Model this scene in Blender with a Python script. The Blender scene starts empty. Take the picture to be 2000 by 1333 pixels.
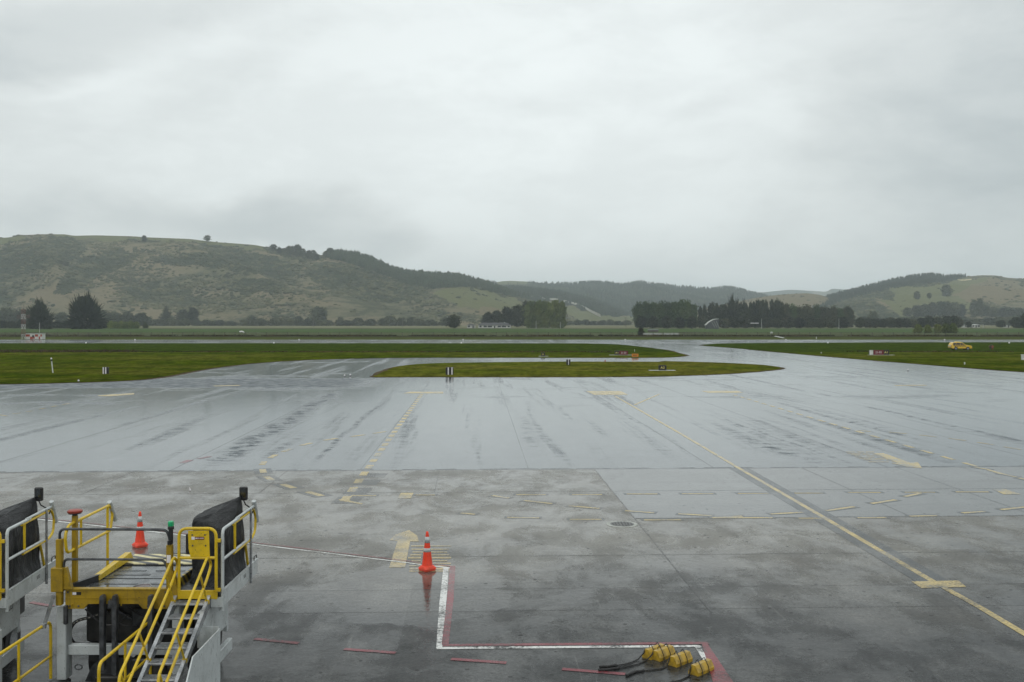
import bpy, math, random
import numpy as np
from mathutils import Vector, Matrix, Quaternion

# ------------------------------------------------------------------ frame constants
F, CU, VH, H = 1944.0, 1000.0, 628.0, 6.0     # focal length (px of a 2000 px wide picture), horizon, eye height
def G(u, v, z=0.0):
    Y = F * (H - z) / (v - VH)
    return ((u - CU) * Y / F, Y, z)
def W(u, v, Y):
    return ((u - CU) * Y / F, Y, H - (v - VH) * Y / F)
def YX(u, X):
    return X * F / (u - CU)
def WX(u, v, X):
    return W(u, v, YX(u, X))

sc = bpy.context.scene
col = sc.collection

# ------------------------------------------------------------------ camera
cam = bpy.data.cameras.new('camera'); cam.sensor_width = 36.0; cam.lens = F / 2000.0 * 36.0
cam.shift_y = -38.5 / 2000.0; cam.clip_start = 0.1; cam.clip_end = 30000
cam_o = bpy.data.objects.new('camera', cam); col.objects.link(cam_o)
cam_o.location = (0, 0, H); cam_o.rotation_euler = (math.radians(90), 0, 0)
sc.camera = cam_o
sc.view_settings.view_transform = 'Standard'; sc.view_settings.look = 'None'
sc.view_settings.exposure = 0.0; sc.view_settings.gamma = 1.0
sc.cycles.volume_bounces = 2
sc.cycles.max_bounces = 8
sc.cycles.use_denoising = True
try:
    sc.cycles.denoiser = 'OPENIMAGEDENOISE'; sc.cycles.denoising_input_passes = 'RGB_ALBEDO_NORMAL'; sc.cycles.denoising_prefilter = 'ACCURATE'
except Exception: pass
sc.cycles.use_adaptive_sampling = False
sc.cycles.sample_clamp_indirect = 6.0

# ------------------------------------------------------------------ node helper
class NT:
    def __init__(s, tree):
        s.t = tree; s.n = tree.nodes; s.l = tree.links
    def link(s, a, sock):
        if isinstance(a, bpy.types.NodeSocket): s.l.new(a, sock)
        elif a is not None:
            try: sock.default_value = a
            except Exception:
                sock.default_value = (a[0], a[1], a[2], 1.0) if len(a) == 3 else a
    def node(s, typ, **kw):
        nd = s.n.new(typ)
        for k, v in kw.items(): setattr(nd, k, v)
        return nd
    def math(s, op, a, b=None, c=None, clamp=False):
        nd = s.node('ShaderNodeMath', operation=op, use_clamp=clamp)
        s.link(a, nd.inputs[0])
        if b is not None: s.link(b, nd.inputs[1])
        if c is not None: s.link(c, nd.inputs[2])
        return nd.outputs[0]
    def vmath(s, op, a, b=None):
        nd = s.node('ShaderNodeVectorMath', operation=op)
        s.link(a, nd.inputs[0])
        if b is not None: s.link(b, nd.inputs[1])
        return nd.outputs['Value'] if op in ('LENGTH', 'DISTANCE', 'DOT_PRODUCT') else nd.outputs[0]
    def scale(s, a, f):
        nd = s.node('ShaderNodeVectorMath', operation='SCALE'); s.link(a, nd.inputs[0]); s.link(f, nd.inputs['Scale'])
        return nd.outputs[0]
    def mapping(s, v, loc=(0,0,0), rot=(0,0,0), scale=(1,1,1)):
        nd = s.node('ShaderNodeMapping'); s.link(v, nd.inputs[0])
        nd.inputs['Location'].default_value = loc; nd.inputs['Rotation'].default_value = rot; nd.inputs['Scale'].default_value = scale
        return nd.outputs[0]
    def noise(s, v, scale=1.0, detail=3.0, rough=0.5, dist=0.0, out=0):
        nd = s.node('ShaderNodeTexNoise'); s.link(v, nd.inputs['Vector'])
        nd.inputs['Scale'].default_value = scale; nd.inputs['Detail'].default_value = detail
        nd.inputs['Roughness'].default_value = rough; nd.inputs['Distortion'].default_value = dist
        return nd.outputs[out]
    def voro(s, v, scale=1.0, feature='F1', out='Distance', rnd=1.0):
        nd = s.node('ShaderNodeTexVoronoi', feature=feature); s.link(v, nd.inputs['Vector'])
        nd.inputs['Scale'].default_value = scale; nd.inputs['Randomness'].default_value = rnd
        return nd.outputs[out]
    def mr(s, v, a, b, c=0.0, d=1.0, smooth=True):
        nd = s.node('ShaderNodeMapRange', interpolation_type='SMOOTHSTEP' if smooth else 'LINEAR')
        s.link(v, nd.inputs[0])
        for i, x in enumerate((a, b, c, d)): nd.inputs[i + 1].default_value = x
        return nd.outputs[0]
    def mix(s, f, a, b, typ='MIX'):
        nd = s.node('ShaderNodeMix', data_type='RGBA', blend_type=typ)
        s.link(f, nd.inputs[0]); s.link(a, nd.inputs[6]); s.link(b, nd.inputs[7])
        return nd.outputs[2]
    def mixf(s, f, a, b):
        nd = s.node('ShaderNodeMix', data_type='FLOAT')
        s.link(f, nd.inputs[0]); s.link(a, nd.inputs[2]); s.link(b, nd.inputs[3])
        return nd.outputs[0]
    def sep(s, v):
        nd = s.node('ShaderNodeSeparateXYZ'); s.link(v, nd.inputs[0]); return nd.outputs
    def comb(s, x, y, z):
        nd = s.node('ShaderNodeCombineXYZ')
        s.link(x, nd.inputs[0]); s.link(y, nd.inputs[1]); s.link(z, nd.inputs[2]); return nd.outputs[0]
    def geo(s): return s.node('ShaderNodeNewGeometry').outputs['Position']
    def obj(s): return s.node('ShaderNodeTexCoord').outputs['Object']
    def bump(s, h, strength=0.3, dist=0.02):
        nd = s.node('ShaderNodeBump'); s.link(h, nd.inputs['Height'])
        nd.inputs['Strength'].default_value = strength; nd.inputs['Distance'].default_value = dist
        return nd.outputs[0]

def new_mat(name):
    m = bpy.data.materials.new(name); m.use_nodes = True
    nt = NT(m.node_tree); bs = m.node_tree.nodes['Principled BSDF']
    return m, nt, bs
def rgb(r, g, b):
    f = lambda c: ((c / 255.0 + 0.055) / 1.055) ** 2.4 if c > 10 else c / 255.0 / 12.92
    return (f(r), f(g), f(b), 1.0)

# ------------------------------------------------------------------ world: Nishita sky under layered overcast cloud
SUN_EL, SUN_AZ = math.radians(52), math.radians(205)
world = bpy.data.worlds.new('World'); sc.world = world; world.use_nodes = True
w = NT(world.node_tree)
bg = world.node_tree.nodes['Background']; bg.inputs['Strength'].default_value = 0.1
sky = w.node('ShaderNodeTexSky', sky_type='NISHITA'); sky.sun_disc = False
sky.sun_elevation = SUN_EL; sky.sun_rotation = SUN_AZ; sky.air_density = 1.0; sky.dust_density = 4.0
D = w.node('ShaderNodeTexCoord').outputs['Generated']
wn = w.noise(w.mapping(D, scale=(1.0, 1.0, 2.2)), 3.0, 5.0, 0.55, 0.3, out=1)
Dw = w.vmath('ADD', D, w.scale(w.vmath('SUBTRACT', wn, (0.5, 0.5, 0.5)), 0.12))
def blob(u, v, ru, rv, amt, soft=0.2, tilt=0.0):
    d = Vector(((u - CU) / F, 1.0, (VH - v) / F)).normalized()
    x = w.vmath('SUBTRACT', Dw, tuple(d))
    if tilt: x = w.mapping(x, rot=(0, math.radians(tilt), 0))
    x = w.vmath('MULTIPLY', x, (F / ru, 1.5, F / rv))
    return w.mr(w.vmath('LENGTH', x), soft, 1.0, amt, 0.0)
fine = w.noise(w.mapping(D, scale=(1.0, 1.0, 2.4)), 7.0, 8.0, 0.6, 0.2)
big = w.noise(w.mapping(D, loc=(3.1, 0.4, 1.7), scale=(1.0, 1.0, 2.6)), 2.0, 4.0, 0.5, 0.2)
val = w.math('ADD', w.mr(fine, 0.36, 0.64, -0.038, 0.038), w.mr(big, 0.3, 0.7, -0.03, 0.03, False))
val = w.math('ADD', val, 0.892)
for b in [(1080, 190, 1000, 560, 0.10, 0.0, 0), (2150, 330, 720, 420, -0.27, 0.0, 0), (2150, 40, 700, 200, -0.10, 0.0, -18),
          (1850, 190, 560, 120, -0.10, 0.1, -24), (2050, 210, 330, 40, 0.05, 0.2, -22), (120, 70, 420, 75, -0.15, 0.2, 16), (430, 170, 330, 80, -0.07, 0.0, 30), (40, 150, 200, 26, 0.06, 0.3, 10),
          (-200, 330, 560, 330, -0.10, 0.0, 0), (600, 425, 270, 70, -0.17, 0.2, 0), (230, 425, 460, 70, -0.12, 0.1, 0), (740, 455, 120, 40, -0.07, 0.2, 20),
          (1130, 190, 260, 45, -0.06, 0.1, 8), (1385, 212, 90, 50, -0.09, 0.1, 0), (1400, 480, 240, 60, -0.035, 0.1, 0),
          (1650, 330, 500, 60, -0.05, 0.1, -12), (800, 560, 1500, 120, -0.05, 0.0, 0)]:
    val = w.math('ADD', val, blob(*b))
up = w.mr(w.sep(D)[2], 0.32, 0.9, 1.0, 1.25)
val = w.math('MULTIPLY', val, up)
below = w.mr(w.sep(D)[2], -0.25, -0.02, 0.35, 1.0)
val = w.math('MULTIPLY', val, below)
val10 = w.math('MULTIPLY', val, 10.0)
ccol = w.mix(w.mr(val, 0.45, 0.85), (0.90, 1.0, 1.03, 1), (0.945, 1.0, 0.995, 1))
cloud = w.scale(ccol, val10)
skyc = w.mix(0.95, sky.outputs[0], cloud)
world.node_tree.links.new(skyc, bg.inputs['Color'])

# ------------------------------------------------------------------ sun (overcast: weak and very soft)
sl = bpy.data.lights.new('sun', 'SUN'); sl.energy = 0.5; sl.angle = math.radians(25); sl.color = (1.0, 0.97, 0.93)
so = bpy.data.objects.new('sun', sl); col.objects.link(so)
sd = Vector((math.sin(SUN_AZ) * math.cos(SUN_EL), math.cos(SUN_AZ) * math.cos(SUN_EL), math.sin(SUN_EL)))
so.rotation_euler = (-sd).to_track_quat('-Z', 'Y').to_euler(); so.location = (0, -20, 60)

# ------------------------------------------------------------------ generic builders
def tag(o, label=None, cat=None, group=None, kind=None):
    if label: o['label'] = label
    if cat: o['category'] = cat
    if group: o['group'] = group
    if kind: o['kind'] = kind
    return o
def thing(name, loc, label, cat, group=None):
    o = bpy.data.objects.new(name, None); col.objects.link(o); o.location = loc
    o.empty_display_size = 0.2
    return tag(o, label, cat, group)
def np_mesh(name, V, Fc, mat=None, smooth=False):
    """V (n,3), Fc list of int arrays grouped by size [(m,k) ...]"""
    me = bpy.data.meshes.new(name)
    V = np.asarray(V, dtype=np.float32)
    me.vertices.add(len(V)); me.vertices.foreach_set('co', V.ravel())
    if isinstance(Fc, np.ndarray): Fc = [Fc]
    loops = np.concatenate([f.ravel() for f in Fc]).astype(np.int32)
    tot = np.concatenate([np.full(len(f), f.shape[1]) for f in Fc]).astype(np.int32)
    st = np.concatenate([[0], np.cumsum(tot)[:-1]]).astype(np.int32)
    me.loops.add(len(loops)); me.loops.foreach_set('vertex_index', loops)
    me.polygons.add(len(tot)); me.polygons.foreach_set('loop_start', st); me.polygons.foreach_set('loop_total', tot)
    if smooth: me.polygons.foreach_set('use_smooth', np.ones(len(tot), dtype=bool))
    me.update(calc_edges=True); me.validate()
    if mat: me.materials.append(mat)
    return me
def link(name, me, parent=None, loc=None):
    o = bpy.data.objects.new(name, me); col.objects.link(o)
    if parent: o.parent = parent
    if loc: o.location = loc
    return o

def rounded(pts, r=0.08, n=4):
    pts = [Vector(p) for p in pts]; out = [pts[0]]
    for a, b, c in zip(pts, pts[1:], pts[2:]):
        d1 = (a - b); d2 = (c - b); k = min(r, d1.length * 0.45, d2.length * 0.45)
        p, q = b + d1.normalized() * k, b + d2.normalized() * k
        for i in range(n + 1):
            t = i / n; out.append((1 - t) ** 2 * p + 2 * t * (1 - t) * b + t * t * q)
    out.append(pts[-1]); return out

class MB:
    def __init__(s): s.v = []; s.f = []; s.mi = []; s.cur = 0
    def add(s, vs, fs):
        b = len(s.v); s.v += [tuple(x) for x in vs]
        for f in fs: s.f.append([b + i for i in f]); s.mi.append(s.cur)
        return s
    def box(s, p0, p1, bev=0.0):
        x0, x1 = sorted((p0[0], p1[0])); y0, y1 = sorted((p0[1], p1[1])); z0, z1 = sorted((p0[2], p1[2]))
        b = min(bev, (x1 - x0) * .3, (y1 - y0) * .3, (z1 - z0) * .3)
        if b <= 0:
            vs = [(x, y, z) for z in (z0, z1) for x, y in ((x0, y0), (x1, y0), (x1, y1), (x0, y1))]
            return s.add(vs, [(3, 2, 1, 0), (4, 5, 6, 7), (0, 1, 5, 4), (1, 2, 6, 5), (2, 3, 7, 6), (3, 0, 4, 7)])
        c = [(x0 + b, y0), (x1 - b, y0), (x1, y0 + b), (x1, y1 - b), (x1 - b, y1), (x0 + b, y1), (x0, y1 - b), (x0, y0 + b)]
        ci = [(x0 + 2*b, y0 + b), (x1 - 2*b, y0 + b), (x1 - b, y0 + 2*b), (x1 - b, y1 - 2*b), (x1 - 2*b, y1 - b), (x0 + 2*b, y1 - b), (x0 + b, y1 - 2*b), (x0 + b, y0 + 2*b)]
        rings = [(ci, z0), (c, z0 + b), (c, z1 - b), (ci, z1)]
        vs = [(x, y, z) for r, z in rings for x, y in r]
        fs = [tuple(range(7, -1, -1)), tuple(range(24, 32))]
        for k in range(3):
            for i in range(8):
                j = (i + 1) % 8; fs.append((k*8 + i, k*8 + j, k*8 + 8 + j, k*8 + 8 + i))
        return s.add(vs, fs)
    def bar(s, a, b, wd, ht, up=(0, 0, 1)):
        a = Vector(a); b = Vector(b); d = (b - a).normalized(); u = Vector(up)
        r = d.cross(u)
        if r.length < 1e-4: r = d.cross(Vector((1, 0, 0)))
        r.normalize(); u = r.cross(d).normalized(); r *= wd / 2; u *= ht / 2
        vs = [p + q for p in (a, b) for q in (-r - u, r - u, r + u, -r + u)]
        return s.add(vs, [(3, 2, 1, 0), (4, 5, 6, 7), (0, 1, 5, 4), (1, 2, 6, 5), (2, 3, 7, 6), (3, 0, 4, 7)])
    def tube(s, pts, r, n=8, r2=None):
        pts = [Vector(p) for p in pts]; m = len(pts)
        T = [(pts[min(i + 1, m - 1)] - pts[max(i - 1, 0)]).normalized() for i in range(m)]
        u = T[0].orthogonal().normalized(); vs = []
        for i in range(m):
            u = (u - T[i] * u.dot(T[i])).normalized(); v = T[i].cross(u)
            rr = r if r2 is None else r + (r2 - r) * i / (m - 1)
            for k in range(n):
                a = 2 * math.pi * k / n; vs.append(pts[i] + u * rr * math.cos(a) + v * rr * math.sin(a))
        fs = [tuple(range(n - 1, -1, -1)), tuple(range((m - 1) * n, m * n))]
        for i in range(m - 1):
            for k in range(n):
                j = (k + 1) % n; fs.append((i*n + k, i*n + j, (i+1)*n + j, (i+1)*n + k))
        return s.add(vs, fs)
    def prism(s, poly, vec):
        n = len(poly); vec = Vector(vec)
        vs = [Vector(p) for p in poly] + [Vector(p) + vec for p in poly]
        fs = [tuple(range(n - 1, -1, -1)), tuple(range(n, 2 * n))]
        for i in range(n):
            j = (i + 1) % n; fs.append((i, j, n + j, n + i))
        return s.add(vs, fs)
    def lathe(s, c, prof, n=16, sq=0.0):
        vs = []; m = len(prof)
        for r, z in prof:
            for k in range(n):
                a = 2 * math.pi * k / n
                vs.append((c[0] + r * math.cos(a), c[1] + r * math.sin(a), c[2] + z))
        fs = [tuple(range(n - 1, -1, -1)), tuple(range((m - 1) * n, m * n))]
        for i in range(m - 1):
            for k in range(n):
                j = (k + 1) % n; fs.append((i*n + k, i*n + j, (i+1)*n + j, (i+1)*n + k))
        return s.add(vs, fs)
    def quad(s, *p): return s.add(p, [tuple(range(len(p)))])
    def build(s, name, mat=None, parent=None, smooth=False, origin=None):
        o0 = Vector(origin) if origin is not None else (Vector(root_loc(parent)) if parent else Vector((0, 0, 0)))
        me = bpy.data.meshes.new(name)
        me.from_pydata([tuple(Vector(v) - o0) for v in s.v], [], s.f)
        mats = mat if isinstance(mat, (list, tuple)) else [mat]
        for m in mats: me.materials.append(m)
        if len(mats) > 1: me.polygons.foreach_set('material_index', s.mi)
        if smooth: me.polygons.foreach_set('use_smooth', [True] * len(me.polygons))
        me.update()
        o = bpy.data.objects.new(name, me); col.objects.link(o)
        if parent: o.parent = parent
        elif origin is not None: o.location = o0
        return o
def root_loc(p):
    l = Vector((0, 0, 0))
    while p: l += Vector(p.location); p = p.parent
    return l
def copy_tree(o, parent=None):
    c = o.copy(); col.objects.link(c); c.parent = parent
    for ch in list(o.children): copy_tree(ch, c)
    return c
ORD = ['first', 'second', 'third', 'fourth', 'fifth', 'sixth', 'seventh', 'eighth', 'ninth', 'tenth', 'eleventh', 'twelfth',
       'thirteenth', 'fourteenth', 'fifteenth', 'sixteenth', 'seventeenth', 'eighteenth', 'nineteenth', 'twentieth']
def ordn(i): return ORD[i] if i < 20 else ('twenty-' + ORD[i - 20] if i < 29 else 'thirtieth' if i == 29 else 'thirty-' + ORD[i - 30])

# numpy value noise
def vnoise(x, y, seed=0):
    xi = np.floor(x).astype(np.int64); yi = np.floor(y).astype(np.int64); xf = x - xi; yf = y - yi
    def h(a, b):
        n = (a * 374761393 + b * 668265263 + seed * 144665) & 0x7fffffff
        n = ((n ^ (n >> 13)) * 1274126177) & 0x7fffffff
        return ((n ^ (n >> 16)) & 0xffff) / 65535.0
    sx = xf * xf * (3 - 2 * xf); sy = yf * yf * (3 - 2 * yf)
    a = h(xi, yi) * (1 - sx) + h(xi + 1, yi) * sx
    b = h(xi, yi + 1) * (1 - sx) + h(xi + 1, yi + 1) * sx
    return a * (1 - sy) + b * sy
def fbm(x, y, oct=4, seed=0):
    s = 0; a = 0.5
    for i in range(oct):
        s = s + a * vnoise(x * 2 ** i, y * 2 ** i, seed + i * 17); a *= 0.5
    return s / (1 - 0.5 ** oct)
def inpoly(U, V, poly):
    r = np.zeros(U.shape, bool); n = len(poly)
    for i in range(n):
        x1, y1 = poly[i]; x2, y2 = poly[(i + 1) % n]
        c = ((y1 > V) != (y2 > V)) & (U < (x2 - x1) * (V - y1) / ((y2 - y1) if y2 != y1 else 1e-9) + x1)
        r ^= c
    return r

# ------------------------------------------------------------------ simple procedural materials
def pmat(name, c1, c2=None, scale=4.0, rough=0.5, metal=0.0, bump=0.0, bscale=None, spec=0.5, lo=0.35, hi=0.65, rvar=0.0, coat=0.0, detail=5.0):
    m, nt, bs = new_mat(name); P = nt.obj()
    c2 = c2 or tuple(x * 0.75 for x in c1[:3]) + (1,)
    n = nt.noise(P, scale, detail, 0.6)
    nt.link(nt.mix(nt.mr(n, lo, hi), c1, c2), bs.inputs['Base Color'])
    if rvar: nt.link(nt.mr(nt.noise(P, scale * 2.3, 4.0), 0.3, 0.7, rough - rvar, rough + rvar), bs.inputs['Roughness'])
    else: bs.inputs['Roughness'].default_value = rough
    bs.inputs['Metallic'].default_value = metal; bs.inputs['Specular IOR Level'].default_value = spec
    if coat: bs.inputs['Coat Weight'].default_value = coat; bs.inputs['Coat Roughness'].default_value = 0.15
    if bump: nt.link(nt.bump(nt.noise(P, bscale or scale * 6, 4.0), bump, 0.01), bs.inputs['Normal'])
    return m
def worn_paint(name, c, dirt, amount=0.5, rough=0.35):
    """painted steel: big grime clouds, chips and drip streaks that belong to the paint"""
    m, nt, bs = new_mat(name); P = nt.obj()
    a = nt.mr(nt.noise(P, 3.0, 6.0, 0.65), 0.42, 0.72)
    s = nt.mr(nt.noise(nt.mapping(P, scale=(14, 14, 1.5)), 1.0, 5.0, 0.6), 0.5, 0.78)
    ch = nt.mr(nt.noise(P, 38.0, 3.0, 0.6), 0.64, 0.68)
    d = nt.math('MULTIPLY', nt.math('MAXIMUM', a, s), amount)
    cc = nt.mix(d, c, dirt)
    cc = nt.mix(nt.math('MULTIPLY', ch, 0.7), cc, (0.03, 0.025, 0.02, 1))
    nt.link(cc, bs.inputs['Base Color'])
    nt.link(nt.mr(nt.noise(P, 9.0, 4.0), 0.3, 0.7, rough - 0.1, rough + 0.18), bs.inputs['Roughness'])
    nt.link(nt.bump(nt.noise(P, 60.0, 3.0), 0.06, 0.005), bs.inputs['Normal'])
    return m
M = {}
M['yellow'] = worn_paint('yellow_paint', (0.66, 0.45, 0.010, 1), (0.24, 0.17, 0.03, 1), 0.5)
M['yellow_dirty'] = worn_paint('grimy_yellow_paint', (0.34, 0.215, 0.004, 1), (0.10, 0.07, 0.012, 1), 0.8, 0.45)
M['white'] = worn_paint('white_paint', (0.50, 0.53, 0.53, 1), (0.24, 0.25, 0.24, 1), 0.5)
M['steel'] = pmat('galvanised_steel', (0.42, 0.43, 0.44, 1), (0.22, 0.23, 0.24, 1), 6.0, 0.35, 0.6, 0.05, rvar=0.12)
M['darksteel'] = pmat('dark_steel', (0.09, 0.095, 0.10, 1), (0.035, 0.036, 0.04, 1), 7.0, 0.4, 0.4, 0.08, rvar=0.12)
M['deck'] = pmat('wet_deck_steel', (0.16, 0.17, 0.18, 1), (0.07, 0.075, 0.08, 1), 3.0, 0.22, 0.7, 0.05, rvar=0.12)
M['black'] = pmat('black_plastic', (0.012, 0.012, 0.013, 1), (0.025, 0.025, 0.026, 1), 8.0, 0.4)
M['engine'] = pmat('engine_black', (0.012, 0.012, 0.012, 1), (0.04, 0.038, 0.034, 1), 5.0, 0.5, bump=0.3)
M['rubber'] = pmat('tyre_rubber', (0.02, 0.02, 0.021, 1), (0.035, 0.034, 0.033, 1), 12.0, 0.7, bump=0.2)
M['rope'] = pmat('black_rope', (0.010, 0.010, 0.011, 1), (0.022, 0.021, 0.02, 1), 60.0, 0.75, bump=0.5)
M['chock'] = pmat('chock_yellow', (0.46, 0.29, 0.022, 1), (0.22, 0.145, 0.025, 1), 9.0, 0.45, bump=0.15, rvar=0.15)
M['orange'] = worn_paint('cone_orange', (0.78, 0.045, 0.010, 1), (0.30, 0.05, 0.02, 1), 0.55, 0.4)
M['reflective'] = pmat('cone_reflective', (0.52, 0.55, 0.55, 1), (0.36, 0.38, 0.38, 1), 30.0, 0.4)
M['red'] = pmat('red_plastic', (0.32, 0.04, 0.02, 1), (0.2, 0.03, 0.02, 1), 10.0, 0.4)
M['green'] = pmat('green_lens', (0.01, 0.42, 0.16, 1), (0.01, 0.30, 0.12, 1), 20.0, 0.2)
M['signblack'] = pmat('sign_black', (0.008, 0.008, 0.008, 1), (0.014, 0.014, 0.014, 1), 4.0, 0.4)
M['signred'] = pmat('sign_red', (0.14, 0.006, 0.010, 1), (0.11, 0.005, 0.008, 1), 4.0, 0.4)
M['signwhite'] = pmat('sign_white', (0.75, 0.72, 0.74, 1), (0.6, 0.58, 0.6, 1), 4.0, 0.4)
M['signyellow'] = pmat('sign_yellow', (0.80, 0.68, 0.20, 1), (0.7, 0.6, 0.18, 1), 4.0, 0.4)
M['signorange'] = pmat('sign_orange', (0.62, 0.22, 0.01, 1), (0.5, 0.18, 0.01, 1), 4.0, 0.5)
M['concrete'] = pmat('pale_concrete', (0.42, 0.43, 0.40, 1), (0.28, 0.29, 0.26, 1), 3.0, 0.6)
M['offwhite'] = pmat('off_white', (0.62, 0.63, 0.60, 1), (0.45, 0.46, 0.44, 1), 3.0, 0.5)
M['timber'] = pmat('weathered_timber', (0.10, 0.085, 0.065, 1), (0.05, 0.045, 0.035, 1), 8.0, 0.8)
M['wood_pole'] = pmat('pole_wood', (0.16, 0.15, 0.14, 1), (0.09, 0.085, 0.08, 1), 2.0, 0.8)
M['bark'] = pmat('bark', (0.055, 0.045, 0.035, 1), (0.03, 0.025, 0.02, 1), 3.0, 0.9)
M['roof'] = pmat('grey_roof', (0.05, 0.05, 0.052, 1), (0.03, 0.03, 0.032, 1), 1.5, 0.7)
M['housewall'] = pmat('white_wall', (0.55, 0.55, 0.52, 1), (0.38, 0.38, 0.36, 1), 0.6, 0.7)
M['window'] = pmat('dark_window', (0.02, 0.023, 0.026, 1), (0.03, 0.033, 0.036, 1), 1.0, 0.15)

# ================================================================== GROUND
KY = 0.038                                        # the apron grid is turned about 2.2 degrees
def rot_xy(nt, P):
    x, y, z = nt.sep(P)
    xr = nt.math('ADD', x, nt.math('MULTIPLY', y, KY)); yr = nt.math('SUBTRACT', y, nt.math('MULTIPLY', x, KY))
    return xr, yr

# ---- wet pavement (shared by the apron and, tinted, by painted markings)
def wet_nodes(nt):
    P = nt.geo(); x, y = rot_xy(nt, P)
    R = nt.comb(x, y, 0.0)
    far = nt.mr(y, 40.2, 40.32, 0, 1, False)
    # ---- albedo
    n1 = nt.noise(R, 0.16, 6.0, 0.6)
    n2 = nt.noise(nt.mapping(R, scale=(1.3, 0.75, 1)), 0.6, 7.0, 0.68, 0.4)
    n3 = nt.noise(R, 22.0, 3.0, 0.7)
    dark = (0.020, 0.021, 0.021, 1); mid = (0.080, 0.072, 0.058, 1); lite = (0.150, 0.141, 0.120, 1)
    slab = nt.mix(nt.mr(n2, 0.30, 0.70), mid, lite)
    brown = nt.mr(nt.noise(nt.mapping(R, loc=(7, 3, 0), scale=(0.8, 0.6, 1)), 0.55, 5.0, 0.6), 0.52, 0.72)
    slab = nt.mix(nt.math('MULTIPLY', brown, 0.5), slab, (0.082, 0.064, 0.045, 1))
    # single slabs poured at different times: one tone per slab
    ids = nt.node('ShaderNodeTexWhiteNoise', noise_dimensions='2D')
    nt.link(nt.comb(nt.math('FLOOR', nt.math('DIVIDE', nt.math('ADD', x, 1.4), 6.1)), nt.math('FLOOR', nt.math('DIVIDE', nt.math('ADD', y, 0.35), 4.65)), 0), ids.inputs['Vector'])
    slab = nt.mix(nt.math('MULTIPLY', ids.outputs['Value'], 0.22), slab, dark)
    nearm = nt.mr(nt.math('ADD', y, nt.mr(n1, 0.2, 0.8, -5.0, 5.0, False)), 18.5, 29.0, 0, 1)
    nearc = nt.mix(nt.mr(n2, 0.45, 0.7), dark, (0.052, 0.052, 0.050, 1))
    c = nt.mix(nearm, nearc, slab)
    # clean newer bay right of the long joint
    bay = nt.math('MULTIPLY', nt.mr(x, 4.86, 4.90, 0, 1, False), nt.math('MULTIPLY', nt.mr(y, 30.1, 30.14, 0, 1, False), nt.mr(y, 40.2, 40.3, 1, 0, False)))
    c = nt.mix(nt.math('MULTIPLY', bay, 0.85), c, (0.128, 0.134, 0.136, 1))
    asph = nt.mix(nt.mr(n2, 0.35, 0.7), (0.058, 0.070, 0.080, 1), (0.088, 0.102, 0.112, 1))
    c = nt.mix(far, c, asph)
    gv = nt.noise(R, 15.0, 4.0, 0.75)
    gm = nt.math('MULTIPLY', nt.mr(y, 45, 70, 0.75, 0.3), nt.mr(bay, 0, 1, 1.0, 0.25))
    c = nt.mix(gm, c, nt.mix(nt.mr(gv, 0.32, 0.68), (0.38, 0.38, 0.38, 1), (1.8, 1.8, 1.8, 1)), 'MULTIPLY')
    # aggregate grain and dark stones / drip marks
    c = nt.mix(0.55, c, nt.mix(n3, (0.35, 0.35, 0.35, 1), (1.65, 1.65, 1.65, 1)), 'MULTIPLY')
    cellv = nt.node('ShaderNodeTexVoronoi', feature='F1'); nt.link(R, cellv.inputs['Vector']); cellv.inputs['Scale'].default_value = 3.2
    dens = nt.math('GREATER_THAN', nt.sep(cellv.outputs['Color'])[0], nt.mr(nt.noise(R, 0.35, 3.0), 0.35, 0.6, 0.85, 0.15))
    dot = nt.math('MULTIPLY', nt.math('LESS_THAN', cellv.outputs['Distance'], nt.mr(nt.sep(cellv.outputs['Color'])[1], 0, 1, 0.06, 0.15)), dens)
    dot = nt.math('MULTIPLY', dot, nt.mr(y, 44, 60, 1, 0))
    c = nt.mix(dot, c, (0.008, 0.008, 0.008, 1))
    # tyre scuffs: faint curved pale lines near the stands
    sc1 = nt.noise(nt.mapping(R, rot=(0, 0, 0.35), scale=(9.0, 0.30, 1)), 1.0, 3.0, 0.5, 0.6)
    c = nt.mix(nt.math('MULTIPLY', nt.mr(sc1, 0.66, 0.74), nt.mr(y, 30, 24, 0, 0.35)), c, (0.13, 0.13, 0.12, 1))
    # ---- water film
    def lane(x0, w_, y0, y1, amt, bend=0.0):
        xx = nt.math('ADD', x, nt.mr(nt.noise(nt.comb(0.0, nt.math('MULTIPLY', y, 0.09), x0), 1.0, 2.0), 0.3, 0.7, -.25, .25, False))
        if bend: xx = nt.math('ADD', xx, nt.math('MULTIPLY', nt.math('SUBTRACT', y, y0), bend))
        d = nt.mr(nt.math('ABSOLUTE', nt.math('SUBTRACT', xx, x0)), 0.0, w_, amt, 0.0)
        return nt.math('MULTIPLY', d, nt.math('MULTIPLY', nt.mr(y, y0 - 2, y0 + 2), nt.mr(y, y1 - 4, y1 + 4, 1, 0)))
    lanes = lane(-10.9, 1.1, 42, 84, 1.1, 0.018)
    for a_ in ((-6.8, .28, 43, 72, .9), (-9.2, .5, 43, 52, .6), (14.6, .8, 41, 53, .9, .06), (15.9, .3, 41, 60, .7, .03), (22.3, .45, 50, 72, .8), (27.5, .4, 46, 70, .8), (3.0, .6, 44, 62, .35), (9.8, .25, 42, 90, .3)):
        lanes = nt.math('MAXIMUM', lanes, lane(*a_))
    streak = nt.mr(nt.noise(nt.mapping(R, scale=(0.62, 0.030, 1)), 1.0, 6.0, 0.62, 0.25), 0.50, 0.74)
    blot = nt.mr(nt.noise(nt.mapping(R, loc=(5, 1, 0), scale=(0.07, 0.11, 1)), 1.0, 6.0, 0.66, 0.3), 0.52, 0.68)
    fine = nt.mr(nt.noise(nt.mapping(R, scale=(0.9, 1.4, 1)), 1.0, 5.0, 0.7), 0.42, 0.62)
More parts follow.
